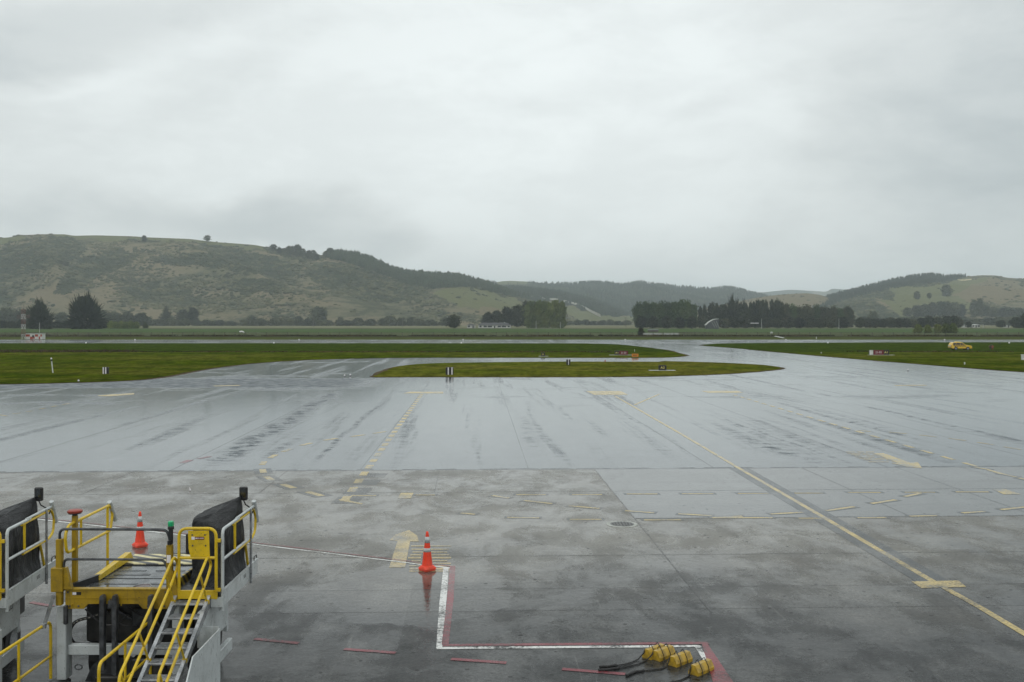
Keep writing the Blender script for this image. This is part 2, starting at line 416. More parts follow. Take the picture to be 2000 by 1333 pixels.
    leftb = nt.mr(x, -6, -24, 0.35, 1.3)
    band = nt.math('MULTIPLY', nt.mr(y, 60, 74, 0, 1), nt.math('MULTIPLY', leftb, blot))
    dry = nt.math('MAXIMUM', nt.math('MULTIPLY', streak, 0.75), band)
    dry = nt.math('MAXIMUM', dry, nt.math('MULTIPLY', lanes, nt.mr(fine, 0, 1, 0.45, 1.0)))
    dry = nt.math('MULTIPLY', nt.math('MULTIPLY', dry, nt.mr(fine, 0, 1, 0.35, 1.0)), nt.mr(y, 38, 48, 0.25, 1.0))
    # the dull dark bay along the grass edge on the left
    edge = nt.math('MULTIPLY', nt.mr(y, 90.5, 91.5, 0, 1, False), nt.math('MULTIPLY', nt.mr(y, 104.5, 106, 1, 0, False), nt.mr(x, -8.0, -13.0, 0, 1)))
    dry = nt.math('MAXIMUM', dry, nt.math('MULTIPLY', edge, nt.mr(fine, 0, 1, 0.55, 0.95)))
    pud = nt.mr(nt.noise(nt.mapping(R, loc=(2.3, 8.1, 0), scale=(0.62, 0.42, 1)), 1.0, 7.0, 0.68, 0.3), 0.38, 0.66)
    # puddle beside the cone and along the loaders
    pc = nt.vmath('LENGTH', nt.vmath('MULTIPLY', nt.vmath('SUBTRACT', nt.vmath('ADD', R, nt.scale(nt.vmath('SUBTRACT', nt.noise(R, 0.9, 4.0, 0.6, out=1), (.5, .5, .5)), 2.2)), (-1.3, 22.2, 0)), (0.42, 0.38, 0)))
    pud = nt.math('MAXIMUM', pud, nt.mr(pc, 0.85, 1.0, 1.0, 0.0))
    pud = nt.math('MAXIMUM', pud, nt.mr(y, 40.2, 40.3, 0.0, 0.92, False))
    pud = nt.mixf(nt.math('MULTIPLY', bay, 0.85), pud, 0.72)
    rough = nt.mixf(pud, 0.33, 0.07)
    rough = nt.mixf(nt.math('MULTIPLY', dry, 1.0, clamp=True), rough, 0.55)
    spec = nt.mixf(nt.math('MULTIPLY', dry, 1.0, clamp=True), nt.mixf(pud, nt.mr(nt.math('SUBTRACT', y, nt.math('MULTIPLY', nt.math('MAXIMUM', x, 0.0), 0.35)), 17, 31, 0.16, 0.40), nt.mr(nt.math('SUBTRACT', y, nt.math('MULTIPLY', nt.math('MAXIMUM', x, 0.0), 0.3)), 14, 27, 0.22, 0.50)), 0.05)
    spec = nt.mixf(dot, spec, 0.1)
    g1 = nt.noise(R, 16.0, 2.0, 0.7); g2 = nt.noise(nt.mapping(R, scale=(1.0, 2.2, 1)), 3.2, 4.0, 0.7); g3 = nt.noise(nt.mapping(R, scale=(1.2, 0.7, 1)), 0.8, 5.0, 0.65)
    gr = nt.math('ADD', nt.mr(g1, 0.3, 0.7, -0.36, 0.36, False), nt.math('ADD', nt.mr(g2, 0.3, 0.7, -0.26, 0.26, False), nt.mr(g3, 0.3, 0.7, -0.20, 0.20, False)))
    gr = nt.math('MULTIPLY', gr, nt.mr(y, 38, 46, 1.0, 0.62))
    gr = nt.math('MULTIPLY', gr, nt.mr(bay, 0, 1, 1.0, 0.4))
    tone = nt.math('MULTIPLY', nt.math('SUBTRACT', 0.5, ids.outputs['Value']), nt.mr(y, 40.2, 40.3, 0.42, 0.0, False))
    spec = nt.math('MULTIPLY', spec, nt.math('ADD', nt.math('ADD', 1.0, gr), tone), clamp=True)
    jy = nt.math('ABSOLUTE', nt.math('SUBTRACT', nt.math('FRACT', nt.math('DIVIDE', nt.math('ADD', y, 0.35), 4.65)), 0.5))
    jm = nt.math('MULTIPLY', nt.mr(jy, 0.40, 0.5, 0, 1), nt.math('MULTIPLY', nt.mr(y, 40.2, 40.3, 1, 0, False), nt.mr(nt.noise(nt.mapping(R, scale=(0.3, 0.5, 1)), 1.0, 3.0), 0.4, 0.6)))
    spec = nt.math('MULTIPLY', spec, nt.mixf(jm, 1.0, 0.72))
    # wet-dark bands that stop at a slab joint
    nb_ = nt.math('MULTIPLY', nt.mr(y, 20.55, 20.6, 1, 0, False), nt.mr(nt.noise(nt.mapping(R, scale=(0.5, 0.6, 1)), 1.0, 4.0, 0.6), 0.42, 0.60))
    spec = nt.math('MULTIPLY', spec, nt.mixf(nb_, 1.0, 0.86))
    hh = nt.noise(R, 30.0, 3.0, 0.6)
    rip = nt.noise(R, 5.0, 3.0, 0.5)
    ht = nt.math('ADD', nt.math('MULTIPLY', hh, nt.mixf(pud, 0.8, 0.12)), nt.math('MULTIPLY', rip, 0.5))
    bst = nt.mr(y, 12, 70, 0.45, 0.05)
    bp = nt.node('ShaderNodeBump'); nt.link(ht, bp.inputs['Height']); nt.link(bst, bp.inputs['Strength']); bp.inputs['Distance'].default_value = 0.02
    return R, x, y, c, rough, spec, bp.outputs[0], dry
def wet_mat(name, paint=None, wear=(0.35, 0.6), keep=0.85):
    m, nt, bs = new_mat(name)
    R, x, y, c, rough, spec, nrm, dry = wet_nodes(nt)
    if paint:
        far_ = nt.mr(y, 40, 60, 0.0, 0.10)
        wr = nt.mr(nt.math('ADD', nt.math('MULTIPLY', nt.noise(R, 1.1, 4.0, 0.6), 0.5), nt.math('MULTIPLY', nt.math('SUBTRACT', nt.noise(R, 13.0, 4.0, 0.7), far_), 0.5)), wear[0], wear[1], keep, 0.0)
        c = nt.mix(wr, c, paint)
        rough = nt.mixf(wr, rough, 0.3)
        spec = nt.mixf(wr, spec, 0.30)
    nt.link(c, bs.inputs['Base Color']); nt.link(rough, bs.inputs['Roughness']); nt.link(spec, bs.inputs['Specular IOR Level'])
    bs.inputs['IOR'].default_value = 1.45
    nt.link(nrm, bs.inputs['Normal'])
    return m
M['pave'] = wet_mat('wet_pavement')
M['p_yellow'] = wet_mat('yellow_road_paint', (0.56, 0.42, 0.14, 1), (0.40, 0.66), 0.8)
M['p_faint'] = wet_mat('faded_yellow_paint', (0.60, 0.46, 0.20, 1), (0.40, 0.66), 0.72)
M['p_white'] = wet_mat('white_road_paint', (0.62, 0.62, 0.60, 1), (0.45, 0.62), 0.95)
M['p_red'] = wet_mat('red_road_paint', (0.25, 0.030, 0.045, 1), (0.40, 0.70), 0.72)
M['p_grey'] = wet_mat('grey_masking_paint', (0.026, 0.034, 0.042, 1), (0.44, 0.74), 0.7)
M['p_joint'] = wet_mat('joint_sealant', (0.014, 0.014, 0.015, 1), (0.42, 0.62), 0.85)

mb = MB(); mb.quad((-700, -12, 0), (700, -12, 0), (700, 324, 0), (-700, 324, 0))
apron = tag(mb.build('apron', M['pave']), kind='structure')

# ---- base ground: mown strip, rough grass, paddocks
m, nt, bs = new_mat('fields'); P = nt.geo(); x, y, z = nt.sep(P)
nb = nt.noise(nt.mapping(P, scale=(0.004, 0.02, 1)), 1.0, 5.0, 0.6)
yw = nt.math('ADD', y, nt.math('MULTIPLY', nt.math('SUBTRACT', nb, 0.5), nt.math('MULTIPLY', y, 0.10)))
lg = nt.mr(nt.math('LOGARITHM', yw, 10.0), math.log10(300), math.log10(2400), 0, 1, False)
cr = nt.node('ShaderNodeValToRGB'); nt.link(lg, cr.inputs[0]); cr.color_ramp.interpolation = 'LINEAR'
def lp(Y): return (math.log10(Y) - math.log10(300)) / (math.log10(2400) - math.log10(300))
stops = [(300, (0.062, 0.075, 0.022)), (372, (0.060, 0.072, 0.022)), (384, (0.040, 0.040, 0.022)), (405, (0.045, 0.050, 0.026)), (425, (0.075, 0.085, 0.045)),
         (520, (0.080, 0.092, 0.045)), (545, (0.062, 0.095, 0.036)), (780, (0.060, 0.090, 0.036)), (835, (0.055, 0.062, 0.035)), (880, (0.14, 0.135, 0.085)), (1350, (0.15, 0.145, 0.09)), (1900, (0.08, 0.09, 0.045))]
el = cr.color_ramp.elements
el[0].position = lp(stops[0][0]); el[0].color = stops[0][1] + (1,)
el[1].position = lp(stops[-1][0]); el[1].color = stops[-1][1] + (1,)
for Yv, cc in stops[1:-1]:
    e = el.new(lp(Yv)); e.color = cc + (1,)
n = nt.noise(nt.mapping(P, scale=(0.05, 0.12, 1)), 1.0, 8.0, 0.75)
c = nt.mix(1.0, cr.outputs[0], nt.mix(nt.mr(n, 0.3, 0.7), (0.62, 0.62, 0.62, 1), (1.38, 1.38, 1.38, 1)), 'MULTIPLY')
nt.link(c, bs.inputs['Base Color']); bs.inputs['Roughness'].default_value = 1.0; bs.inputs['Specular IOR Level'].default_value = 0.0
M['fields'] = m
mb = MB(); mb.quad((-9000, -400, -0.06), (9000, -400, -0.06), (9000, 9000, -0.06), (-9000, 9000, -0.06))
tag(mb.build('ground', M['fields']), kind='structure')

# ---- mown airfield grass
def grass_mat(name, a, b, c3, olive):
    m, nt, bs = new_mat(name); P = nt.geo(); x, y, z = nt.sep(P)
    n1 = nt.noise(nt.mapping(P, scale=(0.12, 0.12, 1)), 1.0, 6.0, 0.65)
    n2 = nt.noise(nt.mapping(P, scale=(1.2, 1.2, 1)), 1.0, 6.0, 0.8)
    n4 = nt.noise(nt.mapping(P, loc=(9, 2, 0), scale=(0.03, 0.09, 1)), 1.0, 4.0, 0.6)
    cc = nt.mix(nt.mr(n1, 0.35, 0.65), a, b)
    cc = nt.mix(nt.math('MULTIPLY', nt.mr(n4, 0.42, 0.62), olive), cc, (0.112, 0.108, 0.020, 1))
    far = nt.mr(nt.math('SUBTRACT', y, nt.math('MULTIPLY', x, 0.0)), 191.5, 193.0, 0, 1)
    cc = nt.mix(far, cc, c3)
    n5 = nt.noise(nt.mapping(P, scale=(0.35, 0.16, 1)), 1.0, 6.0, 0.8)
    cc = nt.mix(1.0, cc, nt.mix(nt.mr(n2, 0.3, 0.7), (0.5, 0.5, 0.5, 1), (1.5, 1.5, 1.45, 1)), 'MULTIPLY')
    cc = nt.mix(1.0, cc, nt.mix(nt.mr(n5, 0.32, 0.68), (0.58, 0.60, 0.62, 1), (1.55, 1.48, 1.3, 1)), 'MULTIPLY')
    fl = nt.voro(nt.mapping(P, scale=(0.55, 0.55, 1)), 1.0)
    cc = nt.mix(nt.math('LESS_THAN', fl, 0.05), cc, (0.17, 0.17, 0.10, 1))
    nt.link(cc, bs.inputs['Base Color']); bs.inputs['Roughness'].default_value = 1.0; bs.inputs['Specular IOR Level'].default_value = 0.0
    nt.link(nt.bump(nt.noise(P, 2.5, 5.0, 0.8), 1.0, 0.35), bs.inputs['Normal'])
    return m
M['grass'] = grass_mat('mown_grass', (0.038, 0.062, 0.0025, 1), (0.060, 0.083, 0.004, 1), (0.036, 0.058, 0.006, 1), 0.55)
M['island'] = grass_mat('island_grass', (0.070, 0.092, 0.008, 1), (0.100, 0.112, 0.014, 1), (0.05, 0.075, 0.015, 1), 0.8)
M['soil'] = pmat('bare_soil', (0.085, 0.060, 0.030, 1), (0.05, 0.036, 0.02, 1), 0.8, 0.9, spec=0.05)

def catmull(pts, n=6):
    out = []; N = len(pts)
    for i in range(N - 1):
        p0, p1, p2, p3 = pts[max(i - 1, 0)], pts[i], pts[i + 1], pts[min(i + 2, N - 1)]
        for k in range(n):
            t = k / n
            out.append(tuple(0.5 * ((2 * p1[j]) + (-p0[j] + p2[j]) * t + (2 * p0[j] - 5 * p1[j] + 4 * p2[j] - p3[j]) * t * t + (-p0[j] + 3 * p1[j] - 3 * p2[j] + p3[j]) * t ** 3) for j in (0, 1)))
    out.append(pts[-1]); return out
def lawn(name, px_top, px_bot, mat, seed):
    """closed lawn: upper edge left to right, lower edge right to left (picture points laid on the ground)"""
    rnd = random.Random(seed)
    top = [G(u, v)[:2] for u, v in px_top]; bot = [G(u, v)[:2] for u, v in px_bot]
    ring = catmull(top, 8)[:-1] + catmull(bot, 8)[:-1]
    # uneven turf edge
    out = []
    for i, p in enumerate(ring):
        q = ring[(i + 1) % len(ring)]; L = math.hypot(q[0] - p[0], q[1] - p[1]); k = max(1, min(40, int(L / 1.2)))
        for j in range(k):
            t = j / k; out.append((p[0] + (q[0] - p[0]) * t + rnd.uniform(-.12, .12), p[1] + (q[1] - p[1]) * t + rnd.uniform(-.22, .22)))
    s = MB(); n = len(out)
    cx = sum(p[0] for p in out) / n; cy = sum(p[1] for p in out) / n
    s.v = [(p[0], p[1], 0.05) for p in out] + [(p[0], p[1], -0.03) for p in out]
    s.f = [list(range(n))] + [[n + i, n + (i + 1) % n, (i + 1) % n, i] for i in range(n)]; s.mi = [0] * len(s.f)
    o = tag(s.build(name, mat), kind='structure')
    # thin strip of bare soil where the turf meets the seal
    s = MB(); pts = []
    for i, p in enumerate(out):
        a = Vector(out[i - 1]); b = Vector(out[(i + 1) % n]); d = (b - a).normalized(); nn = Vector((d.y, -d.x))
        wdt = 0.35 + 0.5 * vnoise(np.array([p[0] * .12]), np.array([p[1] * .12]), seed)[0]
        pts.append((p[0] + nn.x * wdt, p[1] + nn.y * wdt))
    area = sum(out[i - 1][0] * out[i][1] - out[i][0] * out[i - 1][1] for i in range(n))
    if area < 0: pts = [(2 * o_[0] - q[0], 2 * o_[1] - q[1]) for o_, q in zip(out, pts)]
    for i in range(n):
        j = (i + 1) % n
        s.quad((out[i][0], out[i][1], 0.012), (pts[i][0], pts[i][1], 0.008), (pts[j][0], pts[j][1], 0.008), (out[j][0], out[j][1], 0.012))
    tag(s.build('soil_edge', M['soil']), kind='structure')
    return o
lawn('grass_verge', [(-900, 671), (-100, 671), (600, 671), (1080, 671.2), (1160, 672), (1215, 674), (1290, 683), (1322, 690), (1338, 694.2), (1340, 695)],
     [(1340, 695), (1322, 697.2), (1290, 698.8), (1180, 699.2), (900, 699), (760, 699.6), (620, 703), (510, 709), (430, 717.5), (370, 727), (305, 738.5), (240, 744.5), (120, 748.5), (0, 751), (-250, 753), (-900, 757), (-900, 671)], M['grass'], 1)
lawn('grass_island', [(730, 736), (755, 724.5), (785, 715.5), (850, 710.5), (1000, 708), (1150, 707.3), (1292, 707.5), (1300, 706.3), (1400, 709), (1480, 713), (1515, 717.5), (1526, 719.4)],
     [(1526, 719.4), (1510, 723), (1430, 730), (1300, 735.2), (1150, 736.6), (1000, 736.8), (860, 736.8), (745, 737), (730, 736)], M['island'], 2)
lawn('grass_verge', [(1368, 674.5), (1400, 672), (1450, 671), (1640, 669.8), (2300, 668.5), (3000, 667.5)],
     [(3000, 767), (2300, 744), (2000, 727), (1850, 716), (1700, 704), (1560, 692), (1440, 681), (1390, 677), (1368, 674.5)], M['grass'], 3)

# ---- painted markings: thin sheets 4 mm above the pavement
def strip(s, a, b, wd, z=0.004):
    z += len(s.f) * 1.5e-5
    a = Vector(a[:2]); b = Vector(b[:2]); d = (b - a).normalized(); n = Vector((-d.y, d.x)) * wd / 2
    s.quad((a.x - n.x, a.y - n.y, z), (b.x - n.x, b.y - n.y, z), (b.x + n.x, b.y + n.y, z), (a.x + n.x, a.y + n.y, z))
def pstrip(s, p, q, wd, z=0.004): strip(s, G(*p), G(*q), wd, z)
def ppoly(s, pts, z=0.004):
    z += len(s.f) * 1.5e-5
    P_ = [tuple(G(*p)[:2]) + (z,) for p in pts]
    if sum(P_[i - 1][0] * P_[i][1] - P_[i][0] * P_[i - 1][1] for i in range(len(P_))) < 0: P_.reverse()
    s.quad(*P_)
def dashes(s, p, q, on, per, wd, z=0.004, off=0.0):
    a = Vector(G(*p)[:2]); b = Vector(G(*q)[:2]); L = (b - a).length; d = (b - a) / L; t = off
    while t < L - 0.2:
        strip(s, a + d * t, a + d * min(L, t + on), wd, z); t += per

grey = MB()
ye = MB()

# dashed lead-in line with its start bar
dashes(ye, (672, 979.5), (824, 770), 1.0, 1.85, 0.30)
dashes(grey, (672, 983), (737, 925), 1.25, 1.85, 0.85, 0.003, -0.1)
ppoly(ye, [(787, 768.8), (866, 768.8), (866, 765.4), (800, 765.4)])
ppoly(ye, [(661, 976), (672, 976), (709, 984), (706, 985.6), (664, 978.5)])
# turning circle, dash by dash
arc = [(742, 845), (698.6, 851.4), (646, 858.4), (598, 868), (561, 879.9), (533, 891.7), (514, 905), (513.7, 920.5), (526, 935), (563, 950), (614.7, 965)]
P2 = [Vector(G(*p)[:2]) for p in arc]
for i, p in enumerate(P2):
    d = (P2[min(i + 1, len(P2) - 1)] - P2[max(i - 1, 0)]).normalized() * 0.52
    strip(ye, p - d, p + d, 0.26)
    if i > 6: strip(grey, p - d * 1.35, p + d * 1.35, 0.7, 0.003)
rowA = [((686, 968.5), (735, 968.5)), ((812, 967.3), (850, 967.3)), ((1008, 966.6), (1066, 966.6)), ((1117, 966.4), (1176, 966.4)), ((1224, 965.3), (1284, 965.3)),
        ((1332, 964.9), (1393, 964.9)), ((1441.6, 964.3), (1502, 964.3)), ((1552, 963.7), (1607, 963.7)), ((1656.6, 962.3), (1720, 962.3)), ((1767, 962), (1826, 962)), ((1867, 961.3), (1931, 961.3))]
rowB = [((900, 1002.5), (928, 1005)), ((962, 968.5), (994, 973.5)), ((1023, 978), (1078, 984.2)), ((1110, 988.4), (1171, 993.6)), ((1221, 998), (1277.6, 1002)), ((1325, 1004), (1390.5, 1008)),
        ((1391, 1012), (1450, 1008.5)), ((1505, 1004.5), (1568, 1001)), ((1613.7, 998), (1668, 990)), ((1702, 984), (1749, 976.6)), ((1767, 970.5), (1797, 964)),
        ((1880, 1002.5), (1922, 999.3)), ((1955, 996), (2003, 990.6)), ((1953, 925), (1985, 932.4)), ((1904.6, 913), (1933, 918)), ((1990, 934), (2030, 943))]
rowC = [((991, 1011), (1053, 1012)), ((1113, 1015), (1175, 1015)), ((1258, 1016.2), (1330, 1015.8)), ((1391, 1011.8), (1509, 1011.6)), ((1560, 1012.8), (1605, 1012.8)),
        ((1675, 1011.8), (1731, 1011.6)), ((1777, 1008.8), (1830, 1007.6))]
for a, b in rowA + rowC:
    pstrip(ye, a, b, 0.15)
    pstrip(grey, (a[0] - 6, a[1] - .6), (b[0] + 5, b[1] - .6), 0.34, 0.003)
for a, b in rowB:
    pstrip(ye, a, b, 0.17)
    pstrip(grey, (a[0] - 5, a[1]), (b[0] + 5, b[1]), 0.36, 0.003)
ppoly(ye, [(777, 974), (802, 974), (808, 963.4), (783, 963.4)])
ppoly(ye, [(1937, 955.6), (1962, 955.6), (1994, 966), (1960, 966)])
# solid lead-in line to the stand with dark masking on both sides
main = [(1201, 774), (1331, 848.4), (1441.6, 914), (1600, 1005.8), (1719, 1076), (1832.5, 1142), (1911, 1185), (2000, 1238), (2160, 1330)]
for a, b in zip(main, main[1:]):
    pstrip(ye, a, b, 0.17)
for a, b in zip(main[2:5], main[3:6]): pstrip(grey, a, b, 0.80, 0.003)
ppoly(ye, [(1780, 1136.4), (1872, 1134.6), (1887, 1147), (1800, 1149.4)])
ppoly(ye, [(1144, 764.3), (1213, 764.3), (1227, 771.7), (1161, 771.7)])
ppoly(ye, [(1369, 764), (1440, 763.6), (1452, 767.6), (1384, 768)])
pstrip(ye, (1288.6, 769.7), (1240, 791), 0.2)
dashes(ye, (1970, 930), (1430.7, 771), 1.15, 2.05, 0.22, off=0.4)
for a, b in [((1676, 841), (1700, 843.3)), ((1736, 844.4), (1771, 847.5)), ((1796, 850), (1829, 854)), ((1853, 856.6), (1887, 861)), ((1909, 864.4), (1941, 869.4)), ((1960, 873), (1993, 878.4))]:
    pstrip(ye, a, b, 0.16)
for a, b in [((-20, 808), (14, 813)), ((25, 809), (40, 807)), ((51, 804.6), (63, 803)), ((76, 799.6), (88, 797.6)), ((100, 795), (111, 793)), ((122, 790.6), (136, 788.4))]:
    pstrip(ye, a, b, 0.16)
ppoly(ye, [(1707, 886.3), (1725.5, 885.6), (1777, 903.6), (1793, 903.4), (1801, 915.3), (1771, 912.4), (1741, 905.2), (1753, 904.4)])
ppoly(ye, [(192, 772.4), (262, 768), (262, 771), (215, 774.6), (192, 774)])
ppoly(ye, [(415, 754), (466, 752.4), (470, 753.6), (420, 755.2)])
ppoly(ye, [(1745, 752.6), (1805, 752), (1812, 753.4), (1752, 754)])
tag(ye.build('yellow_markings', M['p_yellow']), kind='structure')
tag(grey.build('masked_markings', M['p_grey']), kind='structure')
fa = MB()
ppoly(fa, [(776.5, 1057), (760, 1056), (772, 1045), (799, 1036), (815, 1047), (818, 1058), (801, 1058), (791, 1109), (760, 1109)])
rnd = random.Random(5)
# block of stand lettering seen end on: rows of short strokes
for v0, th in [(1067, .8), (1073.5, 1.0), (1079, 1.0), (1084.5, 1.2), (1090, 1.6), (1096, 1.2), (1101, 1.2), (1106, 1.0), (1111.5, 2.0), (1116, 1.4)]:
    us = sorted([800 + rnd.uniform(-3, 6), 826 + rnd.uniform(-6, 6), 838 + rnd.uniform(-4, 4), 878 + rnd.uniform(-6, 4)])
    for a, b in ((us[0], us[1]), (us[2], us[3])):
        ppoly(fa, [(a, v0 + th), (b, v0 + th), (b, v0 - th), (a, v0 - th)])
for v0, off in [(883.3, 0), (886, 6), (888.4, 10), (890.6, 16), (893.4, 22), (896, 30), (898.6, 36), (902.6, 48)]:
    for a, b in ((1650, 1671), (1675, 1689), (1693, 1710)):
        a2, b2 = a + off + rnd.uniform(-3, 3), b + off + rnd.uniform(-3, 3)
        ppoly(fa, [(a2, v0 + .5), (b2, v0 + .5), (b2, v0 - .5), (a2, v0 - .5)])
fa.v = [(a, b, c + .0005) for a, b, c in fa.v]
tag(fa.build('faded_markings', M['p_faint']), kind='structure')
wh = MB(); rd = MB()
_pp, _ps = ppoly, pstrip
def ppoly(s, pts, z=0.004): _pp(s, pts, z + (.0015 if s is wh else .0025))
def pstrip(s, p, q, wd, z=0.004): _ps(s, p, q, wd, z + (.0015 if s is wh else .0025))

L = [(70, 1014.5), (362.8, 1046.5), (489.7, 1063), (803.6, 1100.8), (824, 1104), (880, 1110)]
for a, b in zip(L, L[1:]):
    pstrip(wh, a, b, 0.09)
    pstrip(rd, (a[0], a[1] - 3.4), (b[0], b[1] - 3.4), 0.06)
ppoly(wh, [(866, 1110), (876, 1110), (874, 1150), (864, 1264), (852, 1266), (858, 1180)])
ppoly(rd, [(878.5, 1106), (889.5, 1106), (886, 1170), (876.5, 1259), (862.5, 1259), (872, 1180)])
ppoly(rd, [(862.6, 1259), (1380, 1254.4), (1386, 1259.0), (865, 1263.2)])
ppoly(wh, [(851.6, 1264.4), (1365, 1260.6), (1371, 1264.6), (853, 1269)])
ppoly(rd, [(1370, 1256), (1380.5, 1256), (1440, 1345), (1396, 1345)])
ppoly(wh, [(1356, 1262), (1366, 1262), (1410, 1328), (1396, 1328)])
for a, b in [((497, 1248.5), (583, 1257)), ((672, 1268.5), (773, 1276)), ((881, 1288), (989, 1295.5)), ((1098, 1307.5), (1221, 1317.5)), ((60, 1177), (104, 1185)), ((380, 1238), (400, 1240))]:
    pstrip(rd, a, b, 0.12)
pstrip(rd, (355, 905), (372, 899), .3); pstrip(rd, (388, 896.5), (410, 892), .25)
tag(wh.build('white_markings', M['p_white']), kind='structure')
tag(rd.build('red_markings', M['p_red']), kind='structure')
rw = MB()
for Yv in (273.5, 322.0): rw.quad((-600, Yv - .5, .006), (600, Yv - .5, .006), (600, Yv + .5, .006), (-600, Yv + .5, .006))
tag(rw.build('runway_edge_lines', M['p_white']), kind='structure')
# slab joints
jt = MB()
def gx(xr, yr):  # grid coords -> world
    return (xr - KY * yr, yr + KY * xr)
def joint(x0, y0, x1, y1, wd=0.035): strip(jt, gx(x0, y0), gx(x1, y1), wd, 0.0025)
joint(-60, 40.27, 60, 40.27, 0.09)
x = -60
rj = random.Random(3)
while x < 60:
    joint(x, 40.45, x + rj.uniform(0.6, 1.5), 40.47, 0.10); x += rj.uniform(1.2, 2.0)
joint(-60, 35.0, 60, 35.0, 0.035); joint(4.88, 30.12, 60, 30.12, 0.09); joint(-60, 25.4, 60, 25.4, 0.025); joint(-60, 22.3, 60, 22.3, 0.012); joint(-60, 20.6, 60, 20.6, 0.015); joint(-60, 16.0, 60, 16.0, 0.015)
joint(4.88, 20.3, 4.88, 40.27, 0.035)
for k in (-32.1, -25.9, -19.8, -13.6, -7.5, -1.4, 10.9, 13.4, 17.3, 23.2, 29.4):
    joint(k, 30.2 if k > 5 else 35.0, k, 40.27, 0.022)
for k in (-20.2, -12.2, -4.6, 2.2, 9.8, 17.0, 24.4): joint(k, 40.3, k + .2, 100, 0.018)
tag(jt.build('pavement_joints', M['p_joint']), kind='structure')

# manhole cover
mc = G(1215, 1024.5)
t = thing('manhole_cover', (mc[0], mc[1], 0), 'round dark iron manhole cover in the wet concrete right of the cone', 'manhole cover')
s = MB(); s.lathe((mc[0], mc[1], 0), [(0.46, 0.0), (0.46, 0.008), (0.36, 0.008)], 28); s.build('surround', M['concrete'], t)
s = MB(); s.lathe((mc[0], mc[1], 0), [(0.35, 0.008), (0.35, 0.014), (0.33, 0.018), (0.0001, 0.018)], 28)
for i in range(-3, 4):
    for j in range(-3, 4):
        if math.hypot(i, j) < 3.4: s.box((mc[0] + i * .09 - .025, mc[1] + j * .09 - .025, 0.018), (mc[0] + i * .09 + .025, mc[1] + j * .09 + .025, 0.026))
s.build('lid', pmat('cast_iron', (0.13, 0.13, 0.125, 1), (0.06, 0.06, 0.06, 1), 9.0, 0.4, 0.2), t)

# ================================================================== HILLS
def hill_mat():
    m, nt, bs = new_mat('hill_cover'); P = nt.geo()
    at = nt.node('ShaderNodeAttribute', attribute_name='cover'); r, g, b = nt.sep(at.outputs['Color'])
    n1 = nt.noise(nt.mapping(P, scale=(1, 1, 1.8)), 0.006, 5.0, 0.6, 0.4)
    n2 = nt.noise(nt.mapping(P, scale=(1, 1, 1.5)), 0.035, 7.0, 0.75)
    n3 = nt.noise(P, 0.14, 4.0, 0.8)
    dry = (0.195, 0.165, 0.105, 1); olive = (0.140, 0.136, 0.082, 1); bush = (0.045, 0.052, 0.034, 1)
    c = nt.mix(nt.mr(n1, 0.38, 0.62), dry, olive)
    sp = nt.mr(nt.math('ADD', n2, nt.math('MULTIPLY', nt.math('SUBTRACT', n1, 0.5), 0.5)), 0.47, 0.62)
    c = nt.mix(nt.math('MULTIPLY', sp, 0.75), c, bush)
    pn = nt.mr(nt.math('ADD', g, nt.math('MULTIPLY', nt.math('SUBTRACT', n2, 0.5), 0.7)), 0.40, 0.62)
    c = nt.mix(pn, c, nt.mix(nt.mr(n3, 0.3, 0.7), (0.120, 0.128, 0.062, 1), (0.155, 0.158, 0.078, 1)))
    tn = nt.mr(nt.math('ADD', b, nt.math('MULTIPLY', nt.math('SUBTRACT', n2, 0.5), 0.6)), 0.40, 0.62)
    c = nt.mix(tn, c, nt.mix(nt.mr(n3, 0.3, 0.7), (0.20, 0.165, 0.10, 1), (0.15, 0.13, 0.08, 1)))
    dk = nt.mr(nt.math('ADD', r, nt.math('MULTIPLY', nt.math('SUBTRACT', n2, 0.5), 0.9)), 0.40, 0.60)
    c = nt.mix(nt.math('MULTIPLY', dk, 0.94), c, nt.mix(nt.mr(n3, 0.3, 0.7), (0.026, 0.036, 0.022, 1), (0.052, 0.062, 0.034, 1)))
    nt.link(c, bs.inputs['Base Color']); bs.inputs['Roughness'].default_value = 1.0; bs.inputs['Specular IOR Level'].default_value = 0.0
    nt.link(nt.bump(nt.math('ADD', n2, nt.math('MULTIPLY', n3, 0.4)), 1.0, 9.0), bs.inputs['Normal'])
    return m
M['hill'] = hill_mat()
HILLS = {}
